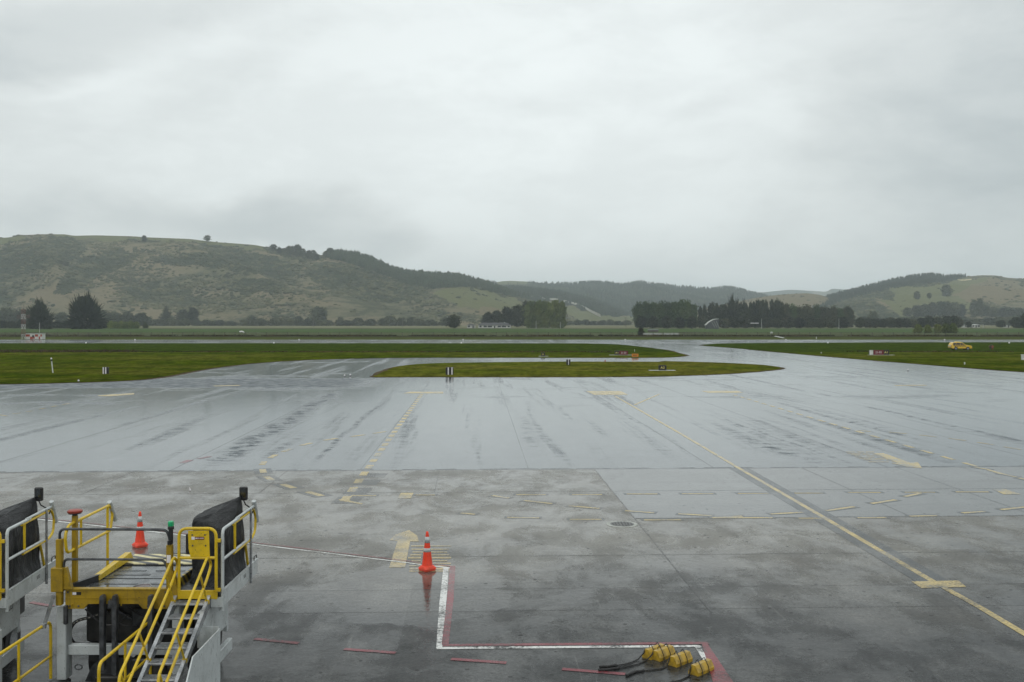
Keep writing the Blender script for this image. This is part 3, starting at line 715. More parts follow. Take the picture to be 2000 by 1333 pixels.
class Hill:
    def __init__(s, key, ridge, Yr, Yf, step=3.0, nt=110, amp=0.10, nscale=260.0, seed=1, dark=(), pasture=(), tan=(), pw=0.95, tilt=0.7, rn=0.0, base=0.0):
        ru = [p[0] for p in ridge]; rv = [p[1] for p in ridge]
        u = np.arange(ru[0], ru[-1] + step, step)
        vr = np.interp(u, ru, rv)
        k = np.array([1, 2, 3, 2, 1]) / 9.0; vr = np.convolve(np.pad(vr, 2, mode='edge'), k, 'valid')
        vr = vr + rn * (fbm(u * 0.06, u * 0 + 3.3, 4, seed + 9) - 0.5)
        t = np.concatenate([np.linspace(0, 1, nt), 1 + np.linspace(0.02, 0.6, 12)])
        U, T = np.meshgrid(u, t, indexing='ij'); VR = np.repeat(vr[:, None], len(t), 1)
        Yrr = Yr(U) if callable(Yr) else Yr; Yff = Yf(U) if callable(Yf) else Yf
        Y = Yff + (Yrr - Yff) * T
        ZR = np.maximum(H - (VR - VH) * Yrr / F, -3.0)
        tt = np.clip(T, 0, 1)
        Xw = (U - CU) * Y / F
        rid = 1 - np.abs(2 * fbm((Xw + tilt * Y) / nscale, (Y - tilt * .3 * Xw) / (nscale * 3.0), 4, seed) - 1) * 1.6
        rid2 = fbm(Xw / 60.0, Y / 60.0, 4, seed + 5) - 0.5
        Z = ZR * tt ** pw + (rid - 0.55) * amp * ZR * 3.6 * tt * (1 - tt) + rid2 * 7.0 * np.clip(ZR / 60, 0, 1) * np.clip(tt * (1 - tt) * 6, 0, 1)
        Z = np.where(T > 1, ZR * (1 - ((T - 1) / 0.6) ** 1.5 * 1.05), Z)
        cap = H + (ZR - H) / Yrr * Y - 0.8
        Z = np.where(T < 1, np.minimum(Z, np.where(tt > 0.3, cap, Z)), Z)
        Z = Z + base - 2.0 * (1 - tt) ** 2
        s.U, s.T, s.Y, s.Z, s.X = U, T, Y, Z, Xw
        s.V = VH - (Z - H) * F / Y; s.nt = nt; s.u = u
        wu = (fbm(U * 0.05, s.V * 0.07, 4, 31) - .5) * 26; wv = (fbm(U * 0.05, s.V * 0.07, 4, 77) - .5) * 16
        C = np.zeros(U.shape + (4,), np.float32); C[..., 3] = 1
        for ch, polys in ((0, dark), (1, pasture), (2, tan)):
            for p in polys:
                sharp = 1.0
                C[..., ch] = np.maximum(C[..., ch], inpoly(U + wu, s.V + wv, p).astype(np.float32) * sharp)
        if key in ('left_hills', 'right_hills', 'tan_hill'):
            gul = np.clip((0.46 - rid) * 2.4 + (fbm(Xw / 45.0, Y / 80.0, 3, seed + 3) - .5) * .8, 0, 0.75) * np.clip(tt * 3, 0, 1)
            C[..., 0] = np.maximum(C[..., 0], gul * (1 - C[..., 1]) * (1 - .5 * C[..., 2]))
        s.C = C
        nu, ntt = U.shape
        idx = np.arange(nu * ntt).reshape(nu, ntt)
        Q = np.stack([idx[:-1, :-1], idx[1:, :-1], idx[1:, 1:], idx[:-1, 1:]], -1).reshape(-1, 4)
        me = np_mesh(key, np.stack([Xw, Y, Z], -1).reshape(-1, 3), Q, M['hill'], True)
        ca = me.color_attributes.new('cover', 'FLOAT_COLOR', 'POINT'); ca.data.foreach_set('color', C.reshape(-1))
        s.obj = tag(link(key, me), kind='structure'); HILLS[key] = s
    def pt(s, u, v):
        """first point of the slope, going up from the foot, that shows at picture point u, v"""
        i = int(round((u - s.u[0]) / (s.u[1] - s.u[0]))); i = max(0, min(len(s.u) - 1, i))
        col_v = s.V[i, :s.nt]; w_ = np.where(col_v <= v)[0]
        j = w_[0] if len(w_) else s.nt - 1
        return (float(s.X[i, j]), float(s.Y[i, j]), float(s.Z[i, j]))
    def scatter(s, n, seed, wfun):
        r = np.random.RandomState(seed)
        i = r.randint(0, len(s.u), n); j = r.randint(1, s.nt, n)
        vis = np.minimum.accumulate(s.V[:, :s.nt], axis=1)
        keep = (r.rand(n) < wfun(s.U[i, j], s.V[i, j], s.X[i, j], s.Y[i, j], s.C[i, j])) & (s.V[i, j] <= vis[i, j] + 2.5)
        i, j = i[keep], j[keep]; P = np.stack([s.X[i, j], s.Y[i, j], s.Z[i, j]], -1)
        P[:, 0] += r.uniform(-3, 3, len(P)); P[:, 1] += r.uniform(-3, 3, len(P))
        return P, r

forest_edge = [(630, 470), (760, 500), (1000, 545), (1100, 560), (1100, 590), (1050, 588), (987, 577), (922, 561), (865, 561), (844, 565), (805, 559), (753, 539), (714, 526), (678, 513), (641, 505)]
hA = Hill('left_hills', [(-420, 478), (-150, 470), (0, 465), (16, 464.5), (39, 460), (79, 458), (126, 458), (144, 461), (184, 460), (263, 462), (278, 463.6), (368, 467), (420, 473), (500, 479),
          (566, 493), (615.5, 498), (631, 499), (645, 496), (690, 500), (720, 508), (760, 527), (800, 537), (860, 541), (900, 544), (940, 555), (960, 561), (990, 572), (1030, 585), (1080, 603), (1120, 620), (1150, 634)],
          2250, 1480, 3.0, 130, 0.24, 300, 4, pw=0.92,
          dark=[forest_edge,
                [(0, 490), (20, 480), (80, 470), (130, 462), (165, 480), (160, 500), (120, 512), (70, 530), (20, 550), (-60, 560), (-200, 540), (-200, 490)],
                [(400, 492), (440, 484), (470, 490), (520, 500), (560, 510), (600, 520), (560, 545), (520, 535), (450, 528), (390, 520), (330, 520), (280, 505), (340, 500)],
                [(520, 482), (580, 488), (620, 500), (620, 512), (570, 505), (530, 498)],
                [(600, 520), (660, 512), (720, 528), (760, 545), (830, 560), (845, 572), (830, 585), (800, 592), (740, 590), (690, 580), (640, 560), (600, 545)],
                [(440, 540), (520, 545), (560, 560), (540, 575), (470, 570), (430, 555)],
                [(160, 500), (230, 488), (270, 500), (250, 520), (190, 540), (140, 570), (100, 575), (120, 540)]],
          pasture=[[(100, 452), (280, 458), (420, 468), (520, 478), (600, 492), (560, 496), (500, 487), (430, 480), (300, 470), (180, 468), (120, 470)],
                   [(848, 572), (885, 561), (922, 561), (985, 577), (1010, 585), (1030, 600), (1000, 618), (940, 610), (890, 596), (866, 590)],
                   [(-400, 470), (0, 462), (60, 462), (20, 478), (-200, 490)]],
          tan=[[(940, 600), (1000, 606), (1030, 618), (980, 622), (930, 614)], [(560, 516), (600, 520), (605, 530), (570, 526)], [(738, 543), (770, 545), (790, 552), (755, 551)]])
hB = Hill('forest_hills', [(860, 580), (900, 568), (940, 557), (965, 552), (985, 549.5), (1000, 548.8), (1030, 550.5), (1060, 553.5), (1090, 555), (1120, 556), (1150, 552.6), (1165, 551.8), (1190, 554), (1215, 557.6), (1235, 553.6),
          (1255, 552.8), (1280, 556), (1320, 562), (1345, 562.6), (1390, 567), (1408, 563.6), (1425, 563), (1445, 567), (1465, 573), (1490, 578), (1510, 584), (1600, 600), (1760, 628)],
          4100, 2900, 3.0, 80, 0.34, 420, 11, pw=0.9, rn=1.0,
          dark=[[(800, 500), (975, 556), (1010, 560), (1060, 556), (1800, 500), (1800, 640), (800, 640)]], pasture=[[(960, 540), (1050, 545), (1040, 556), (985, 562), (962, 560)]])
hB2 = Hill('forest_spur', [(900, 575), (940, 566), (1000, 564), (1040, 567), (1090, 573), (1140, 584), (1180, 596), (1220, 612), (1262, 634)],
          2900, 2000, 3.0, 80, 0.25, 300, 19, pw=0.9, rn=1.0,
          dark=[[(800, 500), (1300, 500), (1300, 618), (1180, 618), (1120, 596), (1060, 588), (1060, 640), (800, 640)]], pasture=[[(1060, 590), (1120, 597), (1180, 618), (1240, 621), (1240, 629), (1130, 629), (1060, 610)]])
hF = Hill('far_hills', [(1420, 590), (1440, 581), (1470, 573), (1500, 570.5), (1540, 566.5), (1560, 567), (1600, 569.5), (1618, 570.5), (1621, 564), (1640, 565), (1660, 568), (1700, 575), (1800, 592), (1840, 604)],
          7200, 5600, 3.0, 40, 0.25, 600, 23, dark=[[(1400, 560), (1560, 560), (1600, 580), (1500, 590), (1400, 600)], [(1618, 560), (1660, 560), (1660, 574), (1618, 572)]])
hT = Hill('tan_hill', [(1320, 622), (1380, 601), (1430, 592), (1470, 583.5), (1500, 578.5), (1530, 575.5), (1575, 573), (1600, 576), (1620, 582), (1650, 592), (1680, 603), (1720, 618), (1762, 636)],
          2500, 1800, 3.0, 70, 0.20, 300, 29, tan=[[(1300, 560), (1700, 560), (1760, 640), (1300, 640)]])
hR = Hill('right_hills', [(1560, 604), (1585, 593), (1615, 581.5), (1657.6, 570), (1690, 562), (1710, 557.6), (1736, 551), (1776, 542), (1815, 538.4), (1854.5, 541), (1886, 540.6), (1920, 538), (1946, 538.6), (1967, 543), (2000, 545), (2100, 547), (2300, 552), (2500, 560)],
          2700, 1650, 3.0, 110, 0.20, 330, 37, pw=0.95,
          dark=[[(1540, 600), (1700, 550), (1780, 530), (1890, 530), (1890, 541), (1855, 552), (1806, 557), (1763, 562), (1730, 568), (1745, 575), (1750, 590), (1700, 582), (1720, 600), (1760, 622), (1700, 636), (1560, 640)],
                [(1975, 540), (2060, 540), (2060, 556), (2000, 557), (1985, 552)]],
          pasture=[[(1735, 570), (1763, 562), (1806, 558), (1855, 553), (1887, 542), (1930, 540), (1900, 570), (1900, 600), (1850, 630), (1780, 630), (1745, 612), (1725, 590)]],
          tan=[[(1930, 545), (1960, 546), (2000, 560), (2300, 560), (2300, 600), (2050, 600), (1980, 590), (1890, 590), (1860, 575), (1900, 556)]])

# ---- templates for scattered cover
def ico():
    t = (1 + 5 ** .5) / 2
    V = np.array([(-1, t, 0), (1, t, 0), (-1, -t, 0), (1, -t, 0), (0, -1, t), (0, 1, t), (0, -1, -t), (0, 1, -t), (t, 0, -1), (t, 0, 1), (-t, 0, -1), (-t, 0, 1)], float)
    V /= np.linalg.norm(V[0])
    Fc = np.array([(0, 11, 5), (0, 5, 1), (0, 1, 7), (0, 7, 10), (0, 10, 11), (1, 5, 9), (5, 11, 4), (11, 10, 2), (10, 7, 6), (7, 1, 8), (3, 9, 4), (3, 4, 2), (3, 2, 6), (3, 6, 8), (3, 8, 9), (4, 9, 5), (2, 4, 11), (6, 2, 10), (8, 6, 7), (9, 8, 1)])
    return V, Fc
def stamp(TV, TF, P, S, rng, jit=0.25, zoff=0.0):
    n = len(P); a = rng.uniform(0, 6.283, n); c, s_ = np.cos(a), np.sin(a)
    V = np.repeat(TV[None], n, 0) * (1 + rng.uniform(-jit, jit, (n, len(TV), 1)))
    X = V[..., 0] * c[:, None] - V[..., 1] * s_[:, None]; Yv = V[..., 0] * s_[:, None] + V[..., 1] * c[:, None]
    V = np.stack([X * S[:, 0, None], Yv * S[:, 0, None], V[..., 2] * S[:, 1, None]], -1) + P[:, None, :]
    V[..., 2] += zoff
    Fc = TF[None] + (np.arange(n) * len(TV))[:, None, None]
    return V.reshape(-1, 3), Fc.reshape(-1, TF.shape[1])
def leaf_mat(name, a, b, sc_=0.25, warm=None, fs=1.6):
    m, nt, bs = new_mat(name); P = nt.obj(); G_ = nt.geo()
    n1 = nt.noise(G_, sc_, 4.0, 0.6); n2 = nt.noise(G_, fs, 3.0, 0.7)
    c = nt.mix(nt.mr(n1, 0.36, 0.64), a, b)
    c = nt.mix(0.8, c, nt.mix(nt.mr(n2, 0.3, 0.7), (0.6, 0.6, 0.6, 1), (1.45, 1.45, 1.4, 1)), 'MULTIPLY')
    rv = nt.node('ShaderNodeObjectInfo').outputs['Random']
    c = nt.mix(1.0, c, nt.mix(rv, (0.72, 0.74, 0.78, 1), (1.4, 1.3, 1.12, 1)), 'MULTIPLY')
    if warm: c = nt.mix(nt.math('MULTIPLY', nt.mr(nt.noise(G_, sc_ * 2.2, 3.0), 0.55, 0.7), 0.7), c, warm)
    nt.link(c, bs.inputs['Base Color']); bs.inputs['Roughness'].default_value = 0.8; bs.inputs['Specular IOR Level'].default_value = 0.12
    return m
M['scrub'] = leaf_mat('scrub_leaves', (0.036, 0.045, 0.028, 1), (0.085, 0.088, 0.052, 1), 0.02, fs=0.3)
M['conifer'] = leaf_mat('conifer_needles', (0.018, 0.028, 0.018, 1), (0.030, 0.042, 0.025, 1), 0.03, fs=0.2)
M['l_macro'] = leaf_mat('macrocarpa_leaves', (0.018, 0.024, 0.015, 1), (0.034, 0.040, 0.022, 1), 0.12)
M['l_green'] = leaf_mat('green_leaves', (0.034, 0.058, 0.024, 1), (0.055, 0.082, 0.032, 1), 0.12)
M['l_willow'] = leaf_mat('willow_leaves', (0.085, 0.115, 0.040, 1), (0.135, 0.160, 0.060, 1), 0.12)
M['l_dull'] = leaf_mat('dull_leaves', (0.036, 0.044, 0.028, 1), (0.060, 0.064, 0.036, 1), 0.12, warm=(0.075, 0.060, 0.035, 1))
M['l_far'] = leaf_mat('far_leaves', (0.040, 0.050, 0.030, 1), (0.070, 0.078, 0.042, 1), 0.05)
M['l_hedge'] = leaf_mat('hedge_leaves', (0.10, 0.14, 0.035, 1), (0.15, 0.19, 0.055, 1), 0.2)

IV, IF = ico(); IV = IV * np.array([1, 1, .8])
def scrub_w(dens, ex=None):
    def f(U, V, X, Y, C):
        n = fbm(X / 70.0, Y / 110.0, 4, 51)
        w_ = np.clip((n - 0.42) * 5, 0.03, 1) * (1 - 0.93 * C[:, 1]) * (1 - 0.75 * C[:, 2]) + 0.8 * C[:, 0]
        if ex is not None: w_ = w_ * ~inpoly(U, V, ex)
        return w_ * dens
    return f
P1, r1 = hA.scatter(36000, 5, scrub_w(0.75, forest_edge)); P2_, r2_ = hR.scatter(16000, 6, scrub_w(0.6)); P3, r3 = hT.scatter(4000, 7, scrub_w(0.5))
P = np.concatenate([P1, P2_, P3]); rr = np.random.RandomState(8)
sz = rr.gamma(3.0, 0.62, len(P)) + 0.7
V_, F_ = stamp(IV, IF, P, np.stack([sz * 1.15, sz * 0.8], -1), rr, 0.3)
tag(link('hill_scrub', np_mesh('hill_scrub', V_, F_, M['scrub'])), 'dark scrub and gorse bushes dotted all over the dry hill slopes', 'scrub', kind='stuff')
# conifer template: three ragged tiers
def conifer_tpl(nseg=6, tiers=3):
    V = []; Fc = []
    for k in range(tiers):
        z0 = 0.10 + 0.27 * k; z1 = min(1.0, z0 + 0.46); r = 0.26 * (1 - 0.24 * k)
        b = len(V); V.append((0, 0, z1))
        for i in range(nseg):
            a = 6.283 * (i + .5 * k) / nseg; rad = r * (1 if i % 2 else 0.72); V.append((rad * math.cos(a), rad * math.sin(a), z0))
        for i in range(nseg): Fc.append((b, b + 1 + i, b + 1 + (i + 1) % nseg))
    return np.array(V), np.array(Fc)
CV, CF = conifer_tpl()
P4, r4 = hA.scatter(60000, 9, lambda U, V, X, Y, C: 0.8 * inpoly(U, V - 1.0, forest_edge))
P5, _ = hR.scatter(60000, 10, lambda U, V, X, Y, C: 0.45 * inpoly(U, V, [(1690, 530), (1890, 530), (1888, 541), (1855, 551), (1806, 556), (1763, 561), (1720, 570), (1640, 590), (1600, 610), (1560, 600)]))
P6, _ = hB.scatter(26000, 12, lambda U, V, X, Y, C: 0.5 * C[:, 0])
P7, _ = hB2.scatter(26000, 13, lambda U, V, X, Y, C: 0.5 * C[:, 0])
for nm, PP, hs, lb in (('pine_forest', P4, (9, 15), 'dark pine plantation along the ridge of the left hill'), ('pine_forest', P5, (6, 11), 'dark plantation forest over the crest of the right hill'),
                   ('pine_forest', P6, (9, 15), 'hazy plantation forest covering the distant middle hills'), ('pine_forest', P7, (8, 14), 'dark plantation forest on the spur above the farm track')):
    rr = np.random.RandomState(len(PP)); hh_ = rr.uniform(hs[0], hs[1], len(PP))
    V_, F_ = stamp(CV, CF, PP, np.stack([hh_ * 1.15, hh_], -1), rr, 0.12)
    tag(link(nm, np_mesh(nm, V_, F_, M['conifer'])), lb, 'forest', kind='stuff')

# farm track climbing the spur, hillside quarry cut, drop behind the ridge line
tr = MB(); M['track'] = pmat('track_gravel', (0.42, 0.41, 0.36, 1), (0.32, 0.31, 0.27, 1), 0.05, 0.9, spec=0.0)
tp = [(1010, 580), (1040, 583), (1070, 588), (1100, 593), (1125, 599), (1145, 609), (1160, 617), (1172, 623.5)]
tp = catmull(tp, 4)
for (a, b), (c_, d_) in zip(tp, tp[1:]):
    p, q = Vector(hB2.pt(a, b)), Vector(hB2.pt(c_, d_)); wv_ = 1.6 + 2.6 * (a - 1010) / 80
    tr.quad(p + Vector((0, 0, 3.2)), q + Vector((0, 0, 3.2)), q + Vector((0, 5, 3.2 + wv_)), p + Vector((0, 5, 3.2 + wv_)))
tag(tr.build('farm_track', M['track']), kind='structure')
tr = MB(); M['clay'] = pmat('clay_cut', (0.62, 0.52, 0.34, 1), (0.5, 0.42, 0.28, 1), 0.05, 0.9, spec=0.0)
qp = [hR.pt(u, v) for u, v in ((1868, 549), (1876, 549.6), (1884, 549.6), (1896, 548.4))]
for p, q in zip(qp, qp[1:]):
    p, q = Vector(p), Vector(q)
    tr.quad(p + Vector((0, -6, 1)), q + Vector((0, -6, 1)), q + Vector((0, -2, 3.4)), p + Vector((0, -2, 3.4)))
tag(tr.build('clay_bank', M['clay']), kind='structure')

# ================================================================== TREES
def crown_mesh(name, kind, seed, mat, n=1300, leaf=0.035):
    r = np.random.RandomState(seed)
    env = {'macro': [(0.0, .44), (.10, .50), (.3, .48), (.5, .42), (.68, .33), (.84, .21), (1, .05)],
           'cone': [(0.03, .30), (.15, .32), (.4, .24), (.7, .13), (1, .01)],
           'spire': [(0.03, .10), (.2, .14), (.5, .14), (.8, .09), (1, .01)],
           'round': [(0.06, .22), (.2, .36), (.45, .44), (.7, .40), (.88, .25), (1, .06)],
           'poplar': [(0.02, .20), (.2, .24), (.6, .27), (.85, .21), (1, .05)],
           'willow': [(0.02, .22), (.3, .27), (.6, .33), (.85, .28), (1, .10)],
           'bush': [(0.0, .55), (.3, .68), (.65, .60), (.9, .32), (1, .1)],
           'gum': [(0.25, .12), (.4, .35), (.6, .42), (.8, .36), (1, .10)]}[kind]
    eh = [e[0] for e in env]; er = [e[1] for e in env]
    ncl = {'macro': 44, 'cone': 40, 'spire': 26, 'round': 46, 'poplar': 50, 'willow': 40, 'bush': 40, 'gum': 26}[kind]
    ch = r.uniform(env[0][0], 1, ncl * 3); keep = r.rand(len(ch)) < np.interp(ch, eh, er) / max(er) + 0.15; ch = ch[keep][:ncl]
    ca = r.uniform(0, 6.283, len(ch)); crr = np.interp(ch, eh, er) * np.sqrt(r.uniform(0.25, 1.0, len(ch))) * r.uniform(0.75, 1.08, len(ch))
    C = np.stack([crr * np.cos(ca), crr * np.sin(ca), ch], -1)
    # filler core so the middle is not see-through
    ci = r.randint(0, len(C), n)
    spread = {'macro': .045, 'cone': .05, 'spire': .035, 'round': .07, 'poplar': .06, 'willow': .06, 'bush': .13, 'gum': .075}[kind]
    P = C[ci] + r.normal(0, 1, (n, 3)) * spread * np.array([1, 1, .7])
    nin = int(n * 0.45); hh = r.uniform(env[0][0], 0.93, nin); ra = np.interp(hh, eh, er) * 0.8 * np.sqrt(r.rand(nin)); aa = r.uniform(0, 6.283, nin)
    P[:nin] = np.stack([ra * np.cos(aa), ra * np.sin(aa), hh], -1)
    P[:, 2] = np.clip(P[:, 2], 0.0, 1.03)
    out = P.copy(); out[:, 2] -= 0.35; out /= np.linalg.norm(out, axis=1)[:, None] + 1e-6
    d = r.normal(0, 1, (n, 3)); d /= np.linalg.norm(d, axis=1)[:, None]
    if kind in ('macro', 'cone', 'spire'): d = out + np.array([0, 0, .55]) + d * 0.35
    elif kind == 'willow': d = np.array([0.25, 0, 1.0]) + d * 0.5
    elif kind == 'poplar': d = np.array([0, 0, 1.0]) + d * 0.9
    spk = np.zeros(n, bool)
    if kind in ('macro', 'cone', 'spire'):
        spk = (r.rand(n) < 0.36); spk[:nin] = False; P[spk] = P[spk] * np.array([1, 1, 1]); d[spk] = out[spk] * 1.0 + np.array([0, 0, .45])
    d /= np.linalg.norm(d, axis=1)[:, None]
    s = np.cross(d, r.normal(0, 1, (n, 3))); s /= np.linalg.norm(s, axis=1)[:, None]
    L = leaf * r.uniform(0.6, 1.5, (n, 1)) * (2.1 if kind in ('macro', 'willow', 'cone') else 1.35); wd = leaf * r.uniform(0.5, 1.0, (n, 1)) * 0.8
    P[:nin] *= 1.0; Lf = L.copy(); Lf[:nin] *= 1.3; wf = wd.copy(); wf[:nin] *= 1.9
    Lf[spk] *= 3.3; wf[spk] *= 0.9
    v0 = P - s * wf - d * Lf * .4; v1 = P + s * wf - d * Lf * .4; v2 = P + s * wf * .35 + d * Lf; v3 = P - s * wf * .35 + d * Lf
    V = np.stack([v0, v1, v2, v3], 1).reshape(-1, 3); V[:, 2] = np.maximum(V[:, 2], -0.005)
    Fc = np.arange(n * 4).reshape(n, 4)
    return np_mesh(name, V, Fc, mat)
def trunk_mesh(seed, top=0.75):
    r = random.Random(seed); s = MB()
    pts = [(0, 0, -0.03), (r.uniform(-.01, .01), r.uniform(-.01, .01), 0.2), (r.uniform(-.03, .03), r.uniform(-.03, .03), 0.5), (0, 0, top)]
    s.tube(pts, 0.030, 7, 0.008)
    for k in range(6):
        z = r.uniform(.2, top - .1); a = r.uniform(0, 6.28); L = r.uniform(.12, .25)
        s.tube([(0, 0, z), (L * .5 * math.cos(a), L * .5 * math.sin(a), z + L * .5), (L * math.cos(a), L * math.sin(a), z + L * .85)], 0.011, 5, 0.003)
    me = bpy.data.meshes.new('trunk'); me.from_pydata([tuple(v) for v in s.v], [], s.f); me.materials.append(M['bark']); return me
TRK = [trunk_mesh(i) for i in range(3)]
CR = {}
def crowns(key, kind, mat, nvar=3, n=1300, leaf=0.035):
    CR[key] = [crown_mesh('crown', kind, 100 + hash_(key) + i, M[mat], n, leaf) for i in range(nvar)]
def hash_(s): return sum(ord(c) * (i + 3) for i, c in enumerate(s)) % 997
crowns('macro', 'macro', 'l_macro', 2, 3600, 0.024); crowns('macro_s', 'macro', 'l_macro', 2, 1500, 0.034); crowns('cone', 'cone', 'l_macro', 2, 1100)
crowns('spire', 'spire', 'l_macro', 3, 1000, 0.028); crowns('spire_far', 'spire', 'l_far', 2, 700, 0.03)
crowns('round', 'round', 'l_dull', 3, 1500); crowns('round_dark', 'round', 'l_macro', 3, 1500); crowns('poplar', 'poplar', 'l_green', 3, 2000, 0.030); crowns('shelter', 'poplar', 'l_dull', 3, 1600, 0.03)
crowns('willow', 'willow', 'l_willow', 3, 2200, 0.028); crowns('bush', 'bush', 'l_far', 3, 800, 0.06); crowns('bush_pale', 'bush', 'l_willow', 2, 1500, 0.045); crowns('bush_dark', 'bush', 'l_macro', 2, 1200, 0.05)
crowns('farround', 'round', 'l_far', 3, 800, 0.05); crowns('gum', 'gum', 'l_far', 3, 500, 0.045); crowns('hedge', 'bush', 'l_hedge', 2, 1500, 0.045)
ENVW = {'macro': 1.0, 'macro_s': 1.0, 'cone': .66, 'spire': .3, 'spire_far': .3, 'round': .9, 'round_dark': .9, 'poplar': .56, 'shelter': .56, 'willow': .66, 'bush': 1.5, 'bush_pale': 1.5, 'bush_dark': 1.5, 'farround': .9, 'gum': .85, 'hedge': 1.5}
_tv = [0]
def tree(key, u, vb, vt, wpx, label, group=None, Y=None, z=0.0, hill=None, name='tree', trunk=True, cat='tree'):
    """plant one tree whose foot is on the ground at (u, vb) (or at depth Y / on a hill) with its top at vt"""
    if hill is not None: X, Yv, z = hill.pt(u, vb); z -= 0.5
    else:
        Yv = Y if Y else G(u, vb)[1]; X = (u - CU) * Yv / F
    zt = H - (vt - VH) * Yv / F; h = max(1.0, zt - z); wd = wpx * Yv / F
    root = thing(name, (X, Yv, z), label, cat, group)
    _tv[0] += 1; k = _tv[0]; sx = wd / ENVW[key]
    a = (k * 2.399) % 6.283
    if trunk:
        o = link('trunk', TRK[k % 3], root); o.scale = (min(sx, h), min(sx, h), h)
    o = link('crown', CR[key][k % len(CR[key])], root); o.scale = (sx, sx, h); o.rotation_euler = (0, 0, 0 if key == 'willow' else a)
    return root
def row(key, specs, labelf, group, **kw):
    n = len(specs)
    for i, (u, vb, vt, wp) in enumerate(specs):
        k = key[i % len(key)] if isinstance(key, list) else key
        tree(k, u, vb, vt, wp, labelf(i, n), group, **kw)

# near paddock, left
tree('macro', 78, 643, 591, 54, 'smaller of the two spiky dark cypress trees, behind the red and white hut', 'big dark cypresses on the left', name='cypress_tree')
tree('macro', 166, 643, 579, 74, 'largest spiky dark cypress tree, between the hut and the pale green hedge', 'big dark cypresses on the left', name='cypress_tree')
row('bush_dark', [(u, 641.5, 626 + (i % 3), 26) for i, u in enumerate(range(-14, 215, 18))], lambda i, n: ordn(i) + ' clump from the left in the dark hedge under the cypresses', 'low dark shelter hedge', name='hedge_shrub', trunk=False, cat='shrub')
row('hedge', [(u, 642, 627.5 + (i % 2) * .8, 17) for i, u in enumerate(range(216, 276, 10))], lambda i, n: ordn(i) + ' clump from the left in the pale green hedge', 'pale green hedge', name='hedge_shrub', trunk=False, cat='shrub')
tree('bush', 284, 641.5, 629, 14, 'small dull green shrub at the right end of the pale green hedge', name='shrub', trunk=False, cat='shrub')
# hazy trees behind them and bushes along the foot of the left hill
row('farround', [(-20, 637, 604, 40), (15, 637, 601, 44), (45, 637, 604, 34), (120, 637, 610, 32), (200, 637, 606, 34), (222, 637, 609, 34), (248, 637, 609, 34), (275, 637, 611, 34)],
    lambda i, n: ordn(i) + ' from the left of the hazy round trees behind the dark cypresses', 'hazy round trees behind the cypresses', Y=1250)
tree('cone', 325, 637, 601, 22, 'pointed dark tree rising above the hillfoot bushes on the left', Y=1400, name='conifer_tree')
tree('round_dark', 358, 637, 604, 30, 'left half of the pair of dark domed trees above the hillfoot bushes', Y=1400)
tree('round_dark', 377, 637, 600, 26, 'taller right half of the pair of dark domed trees above the hillfoot bushes', Y=1400)
tree('farround', 622, 636, 599, 42, 'large domed tree standing alone against the foot of the left hill', Y=1420)
rb = random.Random(14); hb = []
u = 290
while u < 900:
    wpx = rb.uniform(22, 44); hb.append((u, 636, 636 - rb.uniform(9, 19) * (0.75 if 440 < u < 470 else 1), wpx)); u += wpx * rb.uniform(.55, .8)
row('bush', hb, lambda i, n: ordn(i) + ' bush from the left in the hedgerow below the left hill', 'hillfoot hedgerow bushes', Y=1330, name='hedgerow_bush', trunk=False, cat='bush')
# farmhouse trees
tree('round_dark', 886, 641.5, 615, 31, 'lone round dark tree left of the farmhouse', name='tree')
row('round_dark', [(953, 639.5, 610, 28), (970, 639.5, 606, 28), (990, 639.5, 600, 34), (1010, 639.5, 596, 34), (1030, 639.3, 587, 34), (1046, 639.3, 592, 28)],
    lambda i, n: ordn(i) + ' from the left of the dark trees behind the farmhouse', 'dark trees behind the farmhouse')
row('willow', [(1036, 641, 592, 28), (1052, 641, 590, 28), (1068, 641, 591, 28), (1084, 641, 590.5, 26), (1096, 641, 592, 24)],
    lambda i, n: ordn(i) + ' from the left of the light green willows right of the farmhouse', 'light green willows by the farmhouse', name='willow_tree')
row('bush', [(u, 635, 627 - (i % 3), 26) for i, u in enumerate(range(1112, 1232, 16))], lambda i, n: ordn(i) + ' hazy bush from the left between the willows and green belt', 'low hazy bushes in the gap', Y=1500, name='hedgerow_bush', trunk=False, cat='bush')
# green belt, then mixed shelter belt
row('poplar', [(1248, 640.5, 592, 26), (1262, 640.5, 590, 24), (1277, 640.5, 589.5, 24), (1291, 640.5, 590.5, 24), (1304, 640.5, 591, 24), (1317, 640.5, 589, 24), (1330, 640.5, 587.5, 24), (1343, 640.5, 588, 24), (1354, 640.5, 594, 20)],
    lambda i, n: ordn(i) + ' from the left of the round-topped green trees in the central belt', 'round topped green trees of the central belt')
row('round_dark', [(1252, 642, 617, 26), (1276, 642, 619, 28), (1302, 642, 618, 28), (1328, 642, 620, 28), (1352, 642, 618, 26)], lambda i, n: ordn(i) + ' from the left of the low dark trees below the central green belt', 'low dark trees under the green belt')
row(['spire', 'spire', 'round_dark', 'spire', 'round_dark', 'macro_s', 'round_dark', 'macro_s'], [(1368, 640, 597, 10), (1376, 640, 596, 10), (1390, 640, 592, 24), (1400, 640, 591, 12), (1412, 640, 593, 30), (1430, 640, 586, 30), (1446, 640, 592, 30), (1456, 640, 594, 26)],
    lambda i, n: ordn(i) + ' of the uneven dark trees between the green belt and the spires', 'uneven dark trees of the middle belt')
